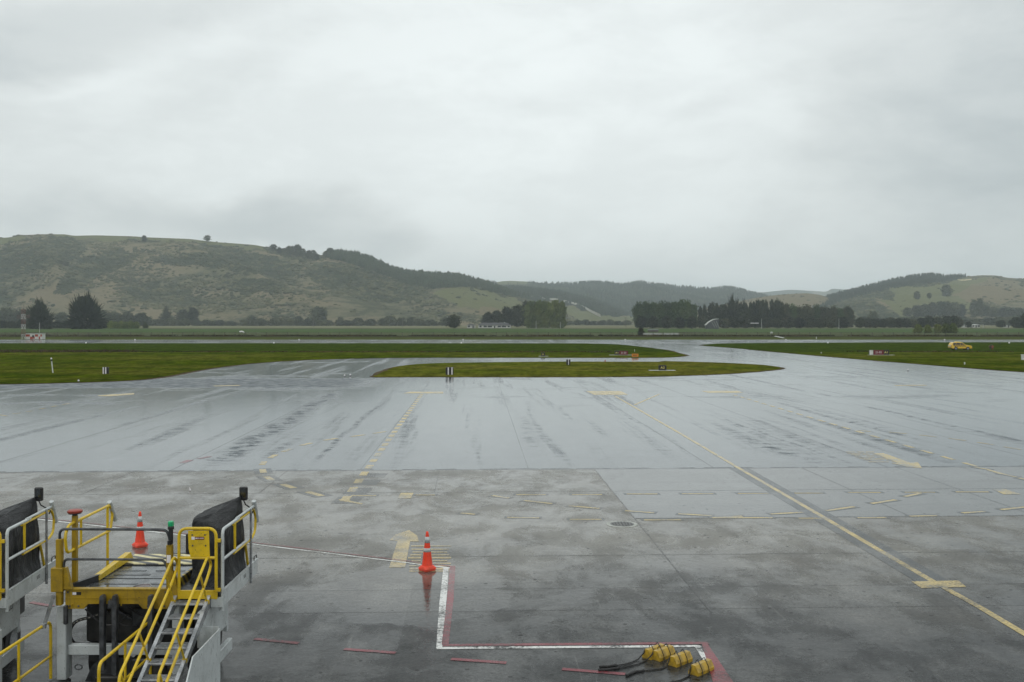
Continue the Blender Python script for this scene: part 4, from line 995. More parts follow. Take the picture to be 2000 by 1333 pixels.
row('spire', [(1466, 640, 590, 12), (1472, 640, 588, 12), (1479, 640, 586.5, 13), (1486, 640, 587, 13), (1490, 640, 584.5, 13), (1497, 640, 589, 12), (1508, 640, 583.5, 14), (1515, 640, 586, 13), (1521, 640, 587, 13), (1528, 640, 590, 13)],
    lambda i, n: ordn(i) + ' from the left of the narrow dark spire trees', 'narrow dark spires', name='conifer_tree')
row(['shelter', 'poplar', 'shelter', 'round'], [(1536 + 11.5 * i + (i * 5 % 4), 640, 593.0 + 0.6 * i + (i * 7 % 5) * 1.1, 20 + (i * 3 % 5)) for i in range(11)] + [(1660, 640, 602, 22)],
    lambda i, n: ordn(i) + ' from the left of the shelterbelt trees right of the spires', 'even shelterbelt trees')
row(['round', 'round_dark'], [(1372 + 21 * i, 641.5, 618 + (i * 7 % 5), 30) for i in range(14)], lambda i, n: ordn(i) + ' from the left of the low trees in front of the shelterbelt', 'low trees in front of the shelterbelt')
row(['round_dark', 'round', 'round_dark'], [(1680 + 15 * i, 641, 620.5 + (i * 5 % 4), 25) for i in range(9)] + [(1815, 641, 617.5, 26), (1832, 641, 619, 26), (1850, 641, 617, 28), (1864, 641, 617, 26), (1872, 641, 621, 20)],
    lambda i, n: ordn(i) + ' from the left of the low dark trees right of the shelterbelt', 'low dark trees on the right')
tree('gum', 1705, 636, 606.5, 22, 'umbrella-shaped tree standing above the low trees against the tan hill', Y=1300)
row('farround', [(1690 + 24 * i, 635, 618.5 + (i * 3 % 4), 36) for i in range(15)], lambda i, n: ordn(i) + ' hazy round tree from the left behind the right cottages', 'hazy trees behind the right cottages', Y=1450)
row('bush_pale', [(1793, 651, 634, 23), (1813, 651, 635, 19), (1832, 651, 633.5, 20), (1848, 651, 632, 22), (1862, 651, 632, 22)], lambda i, n: ordn(i) + ' from the left of the pale willow bushes at the paddock fence', 'pale willow bushes by the fence', name='willow_bush', cat='bush', trunk=False)
row(['round_dark', 'macro_s'], [(1984, 641, 619, 24), (2001, 641, 614, 30), (2020, 641, 616, 30)], lambda i, n: ordn(i) + ' from the left of the dark trees right of the far cottages', 'dark trees at the far right')
tree('round_dark', 1892, 640, 628, 14, 'small dark tree between the two white cottages far right')
tree('round_dark', 1955, 640, 626, 22, 'small dark tree behind the rightmost cottage')
tree('bush_dark', 1252, 655, 641.4, 17, 'round dark shrub at the left end of the stockyard', name='shrub', trunk=False, cat='shrub')
# trees on the hills
tree('farround', 283, 474, 460, 12, 'single dark tree near the crest of the left hill', hill=hA)
tree('gum', 404, 474, 459.5, 16, 'lone spreading tree on the skyline of the left hill', hill=hA)
row(['gum', 'farround'], [(533, 493, 477, 17), (546, 496, 483, 14), (555, 498, 484, 14), (564, 500, 480, 15), (574, 502, 479.5, 15), (582, 503, 477, 16), (592, 505, 485, 16), (602, 507, 489, 16), (611, 508, 488, 14), (618, 508, 495, 12)],
    lambda i, n: ordn(i) + ' from the left of the gum trees on the left hill ridge', 'gum trees on the ridge', hill=hA)
row('farround', [(635, 503, 490, 12), (645, 502, 484, 14)], lambda i, n: ordn(i) + ' of the two round trees at the left end of the ridge plantation', 'round trees at the plantation edge', hill=hA)
tree('farround', 125, 520, 510, 24, 'dark bush clump halfway up the left hill', hill=hA, name='bush', cat='bush')
row('farround', [(1849, 579, 556, 24), (1792, 585, 569, 15)], lambda i, n: ['largest dark tree alone on the right hill pasture', 'smaller dark tree on the right hill pasture, left of the largest'][i], 'lone trees on the right hill', hill=hR)
tree('gum', 1815, 587, 572, 11, 'thin tree between the two round dark trees on the right hill', 'lone trees on the right hill', hill=hR)
row(['farround', 'round'], [(1772, 620, 601, 22), (1790, 620, 596, 24), (1806, 620, 594, 24), (1822, 620, 590, 24), (1838, 620, 588, 24), (1852, 620, 589, 24), (1866, 620, 590, 24), (1878, 620, 594, 20)],
    lambda i, n: ordn(i) + ' from the left of the hazy woods below the right hill', 'hazy woodland below the right hill', hill=hR)
row('farround', [(1903, 618, 586, 20), (1913, 618, 583, 18), (1925, 618, 596, 24), (1938, 620, 600, 20)], lambda i, n: ordn(i) + ' of the four hazy trees just right of the woods', 'hazy tree group right of the woodland', hill=hR)
row('farround', [(1958 + 16 * i, 620, 601 + (i % 2), 26) for i in range(5)], lambda i, n: ordn(i) + ' from the left of the hazy trees at the far right hill foot', 'hazy trees at the far right hillfoot', hill=hR)

# ================================================================== GROUND SUPPORT EQUIPMENT
def stripe_mat(name, a, b, k=9.0, dirs=(1, 1, 0)):
    m, nt, bs = new_mat(name); P = nt.geo()
    s_ = nt.math('SINE', nt.math('MULTIPLY', nt.vmath('DOT_PRODUCT', P, dirs), k))
    c = nt.mix(nt.mr(s_, -0.08, 0.08), a, b)
    c = nt.mix(nt.math('MULTIPLY', nt.mr(nt.noise(P, 9.0, 5.0, 0.7), 0.45, 0.7), 0.7), c, (0.09, 0.085, 0.07, 1))
    nt.link(c, bs.inputs['Base Color']); bs.inputs['Roughness'].default_value = 0.35
    return m
M['stripe'] = stripe_mat('hazard_stripes', (0.62, 0.55, 0.28, 1), (0.02, 0.02, 0.02, 1), 26.0, (0.55, 1.0, 0))
M['stripe2'] = stripe_mat('guide_stripes', (0.40, 0.29, 0.02, 1), (0.02, 0.02, 0.02, 1), 34.0, (0, 1, 1))
def cloth_mat():
    m, nt, bs = new_mat('black_cover_fabric'); P = nt.obj()
    n = nt.noise(nt.mapping(P, scale=(3.2, 3.2, 0.9)), 1.6, 6.0, 0.62, 0.7)
    c = nt.mix(nt.mr(nt.noise(P, 5.0, 5.0, 0.7), 0.35, 0.7), (0.006, 0.007, 0.008, 1), (0.015, 0.016, 0.018, 1))
    nt.link(c, bs.inputs['Base Color']); nt.link(nt.mr(nt.noise(P, 4.0, 4.0), 0.3, 0.7, 0.38, 0.60), bs.inputs['Roughness']); bs.inputs['Specular IOR Level'].default_value = 0.4
    bp = nt.node('ShaderNodeBump'); nt.link(n, bp.inputs['Height']); bp.inputs['Strength'].default_value = 1.0; bp.inputs['Distance'].default_value = 0.16
    nt.link(bp.outputs[0], bs.inputs['Normal'])
    return m
M['cloth'] = cloth_mat()
def text_mesh(name, body, size, mat, parent, loc, rot, extrude=0.0, align='CENTER', sx=1.0):
    cu = bpy.data.curves.new(name, 'FONT'); cu.body = body; cu.size = size; cu.extrude = extrude; cu.align_x = align; cu.align_y = 'CENTER'
    tmp = bpy.data.objects.new('tmp', cu); col.objects.link(tmp)
    dg = bpy.context.evaluated_depsgraph_get(); me = bpy.data.meshes.new_from_object(tmp.evaluated_get(dg))
    bpy.data.objects.remove(tmp); me.name = name; me.materials.clear(); me.materials.append(mat)
    o = bpy.data.objects.new(name, me); col.objects.link(o); o.parent = parent
    o.location = Vector(loc) - root_loc(parent); o.rotation_euler = rot; o.scale = (sx, 1, 1)
    return o

LX0, LX1, WX1 = -7.09, -5.43, -4.60            # platform left / right, walkway outer edge
Y0 = 15.80
root = thing('cargo_loader', (-5.9, 16.4, 0), 'complete yellow and white cargo loader with steps and a green beacon', 'cargo loader', 'cargo loaders parked at the stand')
ld = root
# platform
s = MB()
c1, c0 = W(165, 1180, Y0)[2], 1.435
s.prism([(LX0, Y0, 1.74), (LX0, Y0, c0), (-6.80, Y0, c0), (-6.73, Y0, c1), (-5.93, Y0, c1), (-5.86, Y0, c0), (LX1 - .02, Y0, c0), (LX1 - .02, Y0, 1.74)], (0, 0.09, 0))
s.box((LX0, Y0 - .012, 1.735), (LX1 - .02, Y0 + .10, 1.755)); s.box((LX0 + .01, Y0 - .008, 1.60), (LX1 - .03, Y0 - .0005, 1.612))
for x in (-6.98, -6.2, -5.6): s.lathe((x, Y0 - .01, 1.50), [(0.001, -.012), (.012, -.012), (.012, .012), (0.001, .012)], 8)
s.build('front_beam', M['yellow_dirty'], ld)
s = MB(); s.box((LX0 + .02, Y0 + .10, 1.50), (LX1 - .03, 18.35, 1.66), .01); s.build('platform_frame', M['yellow_dirty'], ld)
s = MB()
s.box((LX0 + .05, Y0 + .11, 1.665), (LX1 - .05, 16.60, 1.700)); s.box((LX0 + .05, 16.66, 1.665), (LX1 - .05, 17.46, 1.700)); s.box((LX0 + .05, 17.52, 1.662), (LX1 - .05, 17.56, 1.712))
for yy, xa_, xb_ in ((16.0, .30, 1.28), (16.28, .42, .95), (16.28, 1.10, 1.5), (16.86, .34, .95), (17.14, .30, .78), (17.14, .95, 1.45)):
    s.box((LX0 + xa_, yy, 1.699), (LX0 + xb_, yy + .055, 1.708), .004)
s.build('deck_plate', M['deck'], ld)
s = MB(); s.box((LX0 + .05, 16.605, 1.66), (LX1 - .05, 16.655, 1.69)); s.box((LX0 + .05, 17.465, 1.66), (LX1 - .05, 17.515, 1.69)); s.build('deck_gap', M['black'], ld)
s = MB(); s.box((LX0 + .10, 17.57, 1.69), (LX1 - .05, 17.90, 1.722)); s.box((LX0 + .16, 17.96, 1.69), (LX1 - .05, 18.30, 1.722)); s.build('bridge_plate', M['stripe'], ld)
s = MB(); s.box((LX0 + .1, 17.905, 1.68), (LX1 - .05, 17.955, 1.70)); s.box((LX0 + .75, 18.31, 1.66), (LX1 - .05, 18.40, 1.73)); s.build('bridge_edge', M['darksteel'], ld)
# half round sheet on the deck, shade of an opening painted into its dark red
s = MB(); cx, cy = -5.985, 15.93
s.quad(*[(cx + .155 * math.cos(a), cy + .36 * math.sin(a), 1.7035) for a in [math.pi * i / 14 for i in range(15)]])
s.build('painted_opening', pmat('opening_shade_paint', (0.07, 0.02, 0.02, 1), (0.02, 0.012, 0.012, 1), 5.0, 0.25), ld)
s = MB(); s.tube([(cx + .16 * math.cos(math.pi * i / 14), cy + .37 * math.sin(math.pi * i / 14), 1.706) for i in range(15)], .009, 6); s.build('opening_rim', M['steel'], ld)
s = MB(); s.prism([(LX0 + .0, Y0 + .10, 1.66), (LX0 + .0, Y0 + .10, 1.80), (-6.90, 16.52, 1.80), (-6.90, 16.52, 1.66)], (0.07, 0, 0)); s.build('side_rail', M['black'], ld)
s = MB(); s.prism([(-6.93, 16.48, 1.71), (-6.93, 16.48, 1.79), (-6.93, 17.85, 1.86), (-6.93, 17.95, 1.73)], (0.10, 0, 0)); s.build('cargo_guide', M['yellow'], ld)
s = MB(); s.box((LX1 - .02, Y0 + .12, 1.62), (LX1 + .03, 17.95, 1.82), .006); s.build('cargo_guide', M['stripe2'], ld)
# corner posts, grey end rails
s = MB(); s.box((-7.22, Y0 - .06, 1.50), (-7.13, Y0 + .04, 2.55), .008); s.box((-7.29, Y0 - .08, 1.72), (-7.10, Y0 + .06, 2.10), .008)
s.prism([(-7.10, Y0 - .05, 2.10), (-7.06, Y0 - .05, 2.10), (-6.97, Y0 - .05, 1.76), (-7.10, Y0 - .05, 1.76)], (0, .08, 0)); s.build('corner_post', M['yellow_dirty'], ld)
s = MB(); s.box((-5.475, Y0 - .05, 1.45), (-5.385, Y0 + .04, 2.46), .008)
s.prism([(-5.385, Y0 - .04, 2.05), (-5.33, Y0 - .04, 1.95), (-5.28, Y0 - .04, 1.60), (-5.385, Y0 - .04, 1.50)], (0, .07, 0)); s.build('corner_post', M['yellow_dirty'], ld)
s = MB(); yy = Y0 - .01
s.tube(rounded([(-7.175, yy, 2.50), (-7.175, yy, 2.705), (-5.47, yy, 2.695), (-5.42, yy, 2.50)], .14, 6), .022, 8); s.build('end_rail', M['darksteel'], ld)
s = MB(); s.tube(rounded([(-7.11, yy, 2.08), (-7.10, yy, 2.225), (-5.53, yy, 2.22), (-5.475, yy, 2.10)], .13, 6), .020, 8); s.build('end_rail', M['darksteel'], ld)
# beacon on the right post
s = MB(); s.box((-5.445, Y0 - .03, 2.46), (-5.385, Y0 + .03, 2.70), .01); s.lathe((-5.42, Y0 - .06, 2.50), [(.001, -.03), (.03, -.03), (.03, .03), (.001, .03)], 10)
s.lathe((-5.415, Y0, 2.70), [(.05, 0), (.05, .035), (.045, .05)], 14); hb_ = s.build('beacon_bracket', M['black'], ld)
s = MB(); s.lathe((-5.415, Y0, 2.752), [(.046, 0), (.046, .055), (.040, .075), (.001, .080)], 16); s.build('beacon_lens', M['green'], hb_, smooth=False)
# yellow handrail on the far left side
X = -7.07
s = MB()
s.tube(rounded([(X, 16.7, 2.76), (X, 17.50, 2.77), (X, 17.62, 2.60), (X, 17.52, 2.32), (X, 15.80, 2.32), (X, 15.74, 2.60), (X, 15.86, 2.75), (X, 16.7, 2.76)], .09, 4), .024, 8)
s.tube([(X, 16.33, 2.32), (X, 16.33, 2.76)], .020, 8); s.tube([(X, 17.4, 1.55), (X, 17.4, 2.76)], .024, 8)
s.build('handrail', M['yellow'], ld)
s = MB(); s.bar((X, 17.50, 2.83), (X, 17.78, 2.50), .001, .001); s.tube([(X, 17.48, 2.83), (X, 17.74, 2.46)], .042, 12); s.build('padded_end', M['reflective'], ld)
s = MB(); s.box((X - .038, 16.06, 1.60), (X + .038, 16.14, 2.86), .006); s.build('lamp_post', M['yellow_dirty'], ld)
s = MB(); s.lathe((X, 16.1, 2.86), [(.04, 0), (.04, .02), (.10, .03), (.10, .05)], 16); lp_ = s.build('lamp_plate', M['black'], ld)
s = MB(); s.lathe((X, 16.1, 2.91), [(.115, 0), (.118, .03), (.09, .045), (.001, .05)], 18); s.build('lamp_lens', M['red'], lp_)
# walkway with white side rail
X = WX1
s = MB(); s.box((-5.36, Y0 + .04, 1.64), (X - .02, 17.95, 1.685), .004); s.build('walkway', M['darksteel'], ld)
s = MB(); s.box((X - .015, Y0 + .01, 1.47), (X + .012, 17.96, 1.715)); s.box((X - .17, Y0 - .03, 1.47), (X + .013, Y0 + .008, 1.62)); s.box((X - .02, Y0 + .012, 1.716), (X + .02, 17.95, 1.728)); sk = s.build('side_skirt', M['white'], ld)
s = MB()
for k in range(3): s.box((X + .0125, 17.02, 1.60 + k * .022), (X + .014, 17.16, 1.611 + k * .022))
s.build('data_plate', M['black'], sk)
s = MB()
s.tube(rounded([(X, Y0 + .02, 1.40), (X, Y0 + .02, 2.69), (X, 16.75, 2.69)], .10, 5), .026, 10); s.tube([(X, Y0 + .03, 2.21), (X, 17.35, 2.20)], .023, 10)
s.tube([(X, 16.6, 2.71), (X, 17.72, 2.71)], .022, 8); s.build('white_handrail', M['white'], ld)
s = MB()
s.tube(rounded([(X, 16.40, 2.655), (X, 17.70, 2.66), (X, 17.86, 2.50), (X, 17.82, 2.24), (X, 17.60, 2.165), (X, 16.45, 2.165)], .08, 5), .022, 8); s.tube([(X, 16.52, 2.17), (X, 16.52, 2.66)], .022, 8)
s.tube([(X - .04, 17.30, 2.16), (X - .06, 17.56, 1.70)], .024, 8); s.build('handrail', M['yellow'], ld)
s = MB(); s.tube([(X + .03, 17.42, 1.42), (X + .03, 17.42, 2.72)], .022, 8); s.build('rail_stanchion', M['steel'], ld)
s = MB(); s.tube([(X, 17.73, 2.80), (X + .01, 17.92, 2.40)], .042, 12); s.build('padded_end', M['reflective'], ld)
s = MB(); s.tube(rounded([(X, 17.75, 1.72), (X, 17.75, 1.80), (X, 17.92, 1.80), (X, 17.92, 1.74)], .03, 3), .010, 6); s.build('latch_hook', M['black'], ld)
# yellow gate at the head of the steps
s = MB(); gx0, gx1 = -5.28, -4.69; yg = Y0 - .02
s.tube(rounded([(gx0, yg, 1.60), (gx0, yg, 2.715), (gx1, yg, 2.715), (gx1, yg, 1.60)], .14, 6), .025, 10); s.tube([(gx0, yg, 2.25), (gx1, yg, 2.25)], .024, 8)
s.box((gx0, yg - .015, 1.60), (gx1, yg + .02, 1.735), .004)
for z in (1.72, 2.5): s.box((gx1, yg - .02, z), (gx1 + .07, yg + .02, z + .05))
gt = s.build('gate', M['yellow'], ld)
s = MB(); s.prism([(-5.13, yg - .012, 2.685), (-4.80, yg - .012, 2.685), (-4.785, yg - .012, 2.27), (-5.09, yg - .012, 2.27), (-5.12, yg - .012, 2.40)], (0, -.012, 0))
gp = s.build('gate_panel', M['yellow'], gt)
s = MB(); zc = 2.567
for (x, z) in ((-5.06, 2.62), (-4.86, 2.62), (-5.055, 2.45), (-4.85, 2.45)):
    s.box((x - .012, yg - .032, z - .012), (x + .012, yg - .025, z + .012), .003)
s.build('panel_bolts', M['darksteel'], gp)
s = MB(); s.box((-5.073, yg - .028, zc - .022), (-5.022, yg - .0255, zc + .022)); s.build('warning_sticker', M['signwhite'], gp)
s = MB(); s.box((-5.017, yg - .028, zc - .022), (-4.872, yg - .0255, zc + .022)); ws = s.build('warning_sticker', M['signred'], gp)
s = MB()
for x, w_ in ((-5.005, .012), (-4.985, .022), (-4.955, .016), (-4.925, .014), (-4.905, .012), (-4.888, .010)): s.box((x - w_ / 2, yg - .030, zc - .008), (x + w_ / 2, yg - .0283, zc + .008))
s.build('sticker_print', M['signwhite'], ws)
s = MB(); s.box((-5.19, yg + .04, 2.30), (-5.10, yg + .09, 2.62), .03); s.build('control_box', M['black'], ld)
s = MB(); s.tube([(-4.64 + .03 * math.sin(i * .7), Y0 + .02, 2.55 - i * .06) for i in range(15)], .010, 6); s.build('safety_chain', M['darksteel'], ld)
# draped control console on the walkway
def draped(name, parent, mat):
    foot = [(-4.67, 16.02), (-4.66, 17.30), (-5.34, 17.22), (-5.30, 16.42)]
    topz = [(2.55, -4.72, 16.36), (2.955, -4.70, 17.36), (2.74, -5.34, 17.15), (2.70, -5.33, 16.62)]
    n = 88; rings = 26; V = []; Fc = []
    def loopc(pts, a):
        k = a * 4; i = int(k) % 4; f = k - int(k); f = f * f * (3 - 2 * f) * .35 + f * .65
        p, q = pts[i], pts[(i + 1) % 4]; return [p[j] + (q[j] - p[j]) * f for j in range(len(p))]
    top = [(t_[1], t_[2], t_[0]) for t_ in topz]; cx = sum(t_[0] for t_ in top) / 4; cy = sum(t_[1] for t_ in top) / 4; cz = sum(t_[2] for t_ in top) / 4
    for j in range(rings + 1):
        t = j / rings
        for i in range(n):
            a = i / n; fx, fy = loopc(foot, a); tx, ty, tz = loopc(top, a)
            k = t ** 0.8; x = fx + (tx - fx) * k; y = fy + (ty - fy) * k; z = 1.69 + (tz - 1.69) * t
            dx, dy = x - cx, y - cy; L = math.hypot(dx, dy) + 1e-6
            ph = math.atan2(17.45 - y + .5 * (-4.7 - x), 3.05 - z); dd = math.hypot(17.45 - y, 3.05 - z)
            pleat = (abs(math.sin(ph * 9 + 1.3 * math.sin(ph * 5))) - .5) * .055 * min(1, dd * 1.4) * (.35 + .65 * t)
            amp = 0.035 * (1 - t) ** 0.7 + 0.010
            fold = math.sin(a * 55 + 3 * math.sin(a * 17) + t * 2.0) * amp * (0.4 + 0.6 * math.sin(a * 12 + 1)) + math.sin(a * 23 + t * 5) * .014 + pleat
            if t > 0.8: q = (t - .8) / .2; x -= dx / L * .035 * q * q; y -= dy / L * .035 * q * q
            flare = 0.05 * max(0, 1 - t * 6)
            x += dx / L * (fold + flare); y += dy / L * (fold + flare)
            V.append((x, y, z + (0.012 * math.sin(a * 40) if t < .02 else 0)))
    for j in range(rings):
        for i in range(n):
            k = (i + 1) % n; Fc.append((j*n + i, j*n + k, (j+1)*n + k, (j+1)*n + i))
    # closing top, sagging between the hard corners
    b = len(V); m = 6
    for r_ in range(1, m + 1):
        f = 1 - r_ / m
        for i in range(n):
            p = V[rings * n + i]; sag = 0.03 * math.sin(i / n * 60) * f
            V.append((cx + (p[0] - cx) * f, cy + (p[1] - cy) * f, cz + (p[2] - cz) * f + 0.02 * (1 - f) + sag * .4))
    for r_ in range(m):
        a0 = rings * n if r_ == 0 else b + (r_ - 1) * n; a1 = b + r_ * n
        for i in range(n):
            k = (i + 1) % n; Fc.append((a0 + i, a0 + k, a1 + k, a1 + i))
    o0 = root_loc(parent); me = bpy.data.meshes.new(name); me.from_pydata([tuple(Vector(v) - o0) for v in V], [], Fc)
    me.polygons.foreach_set('use_smooth', [True] * len(me.polygons)); me.materials.append(mat)
    o = bpy.data.objects.new(name, me); col.objects.link(o); o.parent = parent; return o
draped('console_cover', ld, M['cloth'])
s = MB(); xm, ym = W(476, 965, 17.4)[0], 17.4
s.box((xm - .075, ym - .03, 2.87), (xm + .07, ym + .03, 3.11), .022); mi_ = s.build('mirror', M['black'], ld)
s = MB(); s.box((xm - .045, ym - .034, 2.93), (xm + .04, ym - .0305, 3.08), .0); s.build('mirror_glass', pmat('mirror_glass', (0.10, 0.11, 0.12, 1), (0.05, 0.055, 0.06, 1), 5, 0.08, 0.9), mi_)
s = MB(); s.tube([(xm + .0, ym, 2.87), (xm + .03, ym, 2.80), (-4.58, 17.62, 2.66), (-4.60, 17.62, 2.60)], .012, 6); s.build('mirror_arm', M['black'], mi_)
# steps
SL = 0.52
def sz_(y, off=0.0): return 1.62 - SL * (15.78 - y) + off
stp = []
for xs in (-5.33, -4.80):
    s = MB(); ya, yb = 15.82, 12.72
    s.prism([(xs - .018, ya, sz_(ya, .03)), (xs - .018, yb, sz_(yb, .03)), (xs - .018, yb, max(0.0, sz_(yb, -.13))), (xs - .018, ya, sz_(ya, -.13))], (.036, 0, 0))
    s.bar((xs, ya, sz_(ya, .04)), (xs, yb, sz_(yb, .04)), .055, .02); s.build('stringer', M['steel'], ld)
    s = MB()
    u0 = lambda y: 2.285 - .502 * (15.70 - y); l0 = lambda y: 1.81 - .519 * (15.42 - y)
    s.tube(rounded([(xs, 13.50, 0.02), (xs, 13.50, u0(13.5)), (xs, 15.70, u0(15.72)), (xs, 15.90, 2.12), (xs, 15.62, l0(15.62)), (xs, 13.30, l0(13.30))], .11, 6), .022, 10)
    for ya, yb in ((15.32, 15.67), (14.23, 14.60), (13.55, 13.9)):
        s.tube([(xs, ya, u0(ya)), (xs, yb, sz_(yb, .02))], .017, 8); s.box((xs - .03, yb - .03, sz_(yb, -.01)), (xs + .03, yb + .03, sz_(yb, .05)))
    s.build('stair_rail', M['yellow'], ld)
for k in range(11):
    y = 15.70 - .27 * k; s = MB(); z = sz_(y)
    s.box((-5.31, y - .13, z - .03), (-4.82, y + .10, z), .006)
    for i in range(7): s.box((-5.29, y - .12 + i * .03, z), (-4.84, y - .108 + i * .03, z + .004))
    s.build('step', M['steel'], ld)
# white fender plate beside the steps
s = MB(); s.prism([(-4.55, 14.15, 1.23), (-4.55, 15.46, 1.23), (-4.55, 15.46, .25), (-4.55, 13.35, .25), (-4.55, 13.60, .70)], (.02, 0, 0)); s.box((-4.84, 15.44, .25), (-4.551, 15.462, 1.26)); s.build('side_fender', M['white'], ld)
s = MB(); s.box((-5.0, 15.2, .12), (-4.60, 15.43, .5), .02); s.build('step_ballast', M['engine'], ld)
# chassis
s = MB(); s.box((-7.26, 15.86, .28), (-7.11, 16.10, 1.46), .012); s.build('chassis_leg', M['white'], ld)
s = MB(); s.box((-5.42, 15.86, .28), (-5.30, 16.10, 1.46), .012); s.build('chassis_leg', M['white'], ld)
s = MB(); s.box((-7.11, 15.93, .655), (-5.42, 16.05, .815), .01); s.build('cross_beam', M['white'], ld)
for xa, za in ((-6.46, .50), (-6.265, .42), (-5.70, .70)):
    s = MB(); s.box((xa - .038, 15.66, za), (xa + .038, 15.76, 1.64), .006); s.prism([(xa - .038, 15.66, 1.64), (xa + .038, 15.66, 1.64), (xa + .02, 15.66, 1.68), (xa - .02, 15.66, 1.68)], (0, .1, 0)); s.build('lift_mast', M['darksteel'], ld)
s = MB(); s.box((-6.36, 15.67, 1.48), (-6.22, 15.76, 1.60)); s.build('mast_bracket', M['darksteel'], ld)
s = MB(); s.box((-7.0, 16.35, .72), (-5.22, 18.2, 1.48), .03); s.build('engine_bay', M['engine'], ld)
s = MB()
for a, b, r_ in (((-6.7, 16.32, 1.40), (-6.1, 16.30, 1.05), .03), ((-6.1, 16.3, 1.42), (-5.7, 16.28, .95), .045), ((-5.95, 16.3, 1.2), (-5.6, 16.3, 1.38), .025), ((-6.9, 16.3, 1.35), (-6.7, 16.2, 1.44), .03)):
    s.tube([a, b], r_, 8)
s.build('hydraulic_ram', M['darksteel'], ld)
s = MB(); chp = catmull([(210, 1194), (178, 1206), (150, 1214), (138, 1226), (135, 1240), (140, 1254), (152, 1259.5), (192, 1260)], 5)
P3_ = [Vector(W(a, b, 16.22)) for a, b in chp]
s.tube(P3_, .009, 6)
M['chain'] = stripe_mat('chain_links', (0.5, 0.47, 0.40, 1), (0.015, 0.015, 0.015, 1), 75.0, (1, 0, 1))
s.build('drive_chain', M['chain'], ld)
s = MB(); s.tube([Vector(p) + Vector((0, .03, 0)) for p in P3_], .028, 6); s.build('cable_trough', M['black'], ld)
s = MB(); s.bar((-7.23, 15.70, 1.68), (-7.34, 15.62, 1.22), .05, .05); s.lathe((-7.34, 15.6, 1.22), [(.001, -.03), (.04, -.03), (.04, .04), (.001, .04)], 10); s.build('link_arm', M['steel'], ld)
s = MB(); s.box((-7.10, 15.74, 1.20), (-7.04, 15.80, 1.50), .01); s.build('guide_block', M['darksteel'], ld)
s = MB(); s.prism([(-6.93, 16.1, .12), (-6.80, 16.1, .42), (-6.55, 16.1, .64), (-6.42, 16.1, .62), (-6.50, 16.1, .20), (-6.62, 16.1, .12)], (0, .12, 0)); s.build('fork_plate', M['darksteel'], ld)
s = MB(); s.tube([(-7.02 + .06 * math.cos(a), 16.12, .40 + .04 * math.sin(a)) for a in [i * 6.283 / 12 for i in range(13)]], .013, 6); s.build('tow_ring', M['steel'], ld)
s = MB(); s.box((-7.40, 15.75, .02), (-7.10, 16.05, .26), .02); s.build('stabiliser_foot', M['engine'], ld)
s = MB(); s.box((-6.7, 15.95, .10), (-5.6, 16.9, .30), .02); s.box((-6.1, 15.9, .28), (-5.6, 16.2, .60), .02); s.build('lower_frame', M['engine'], ld)
s = MB(); s.box((-4.93, 15.55, .85), (-4.80, 16.82, 1.47), .04); bp_ = s.build('body_panel', M['white'], ld)
text_mesh('panel_logo', 'TLD', .17, M['black'], bp_, (-4.797, 16.42, 1.30), (math.radians(90), 0, math.radians(90)))
s = MB(); s.box((-4.9, 16.84, .75), (-4.82, 16.92, 1.40), .01); s.box((-4.85, 15.95, .42), (-4.76, 16.95, .62), .01); s.build('side_beam', M['white'], ld)
for (xa, ya) in ((-6.95, 16.9), (-5.30, 16.9), (-6.95, 17.8), (-5.38, 17.8)):
    s = MB(); s.tube([(xa - .1, ya, .34), (xa - .098, ya, .34), (xa + .098, ya, .34), (xa + .1, ya, .34)], .34, 24); wh_ = s.build('wheel', M['rubber'], ld)
    s = MB(); s.tube([(xa + .101, ya, .34), (xa + .112, ya, .34)], .17, 16); s.build('rim', M['steel'], wh_)
s = MB()
for k, (xa, za, xb, zb, dp) in enumerate(((-6.85, 1.38, -6.15, 1.30, .22), (-6.6, 1.42, -5.75, 1.36, .30), (-6.2, 1.40, -5.5, 1.44, .18))):
    s.tube([(xa + (xb - xa) * t / 10, 15.98 + .03 * k, za + (zb - za) * t / 10 - dp * math.sin(math.pi * t / 10)) for t in range(11)], .013, 6)
s.build('hydraulic_hose', M['black'], ld)
s = MB(); s.box((-6.98, Y0 - .004, 1.655), (-6.84, Y0 - .001, 1.705)); st1 = s.build('warning_label', M['signblack'], ld)
s = MB(); s.box((-6.975, Y0 - .006, 1.66), (-6.915, Y0 - .0045, 1.70)); s.build('label_print', M['signwhite'], st1)
s = MB(); s.box((-5.463, Y0 - .054, 2.18), (-5.40, Y0 - .051, 2.30)); s.build('warning_label', M['signwhite'], ld)
s = MB()
for (x_, z_) in ((-7.02, 1.48), (-6.88, 1.48), (-5.78, 1.48), (-5.52, 1.48), (-7.05, 1.70), (-5.5, 1.70)): s.box((x_ - .014, Y0 - .012, z_ - .014), (x_ + .014, Y0 - .0005, z_ + .014), .004)
s.build('beam_bolts', M['darksteel'], ld)
s = MB(); s.box((-6.20, 16.2, 1.02), (-5.86, 16.34, 1.34), .03); s.lathe((-5.6, 16.28, .98), [(.001, 0), (.10, 0), (.10, .22), (.07, .26), (.001, .27)], 14); s.build('pump_unit', M['darksteel'], ld)
# low yellow guard rails of the rear platform
for X in (-5.77, -7.36):
    s = MB()
    s.tube(rounded([(X, 13.9, .02), (X, 13.9, 1.22), (X, 15.88, 1.22), (X, 15.88, .30)], .13, 6), .024, 8)
    s.tube([(X, 13.9, .66), (X, 15.88, .66)], .021, 8); s.tube([(X, 14.85, .30), (X, 14.85, 1.22)], .021, 8)
    s.build('guard_rail', M['yellow'], ld)
s = MB(); s.box((-7.36, 13.9, .22), (-5.77, 15.75, .30), .01); s.build('rear_platform', M['darksteel'], ld)

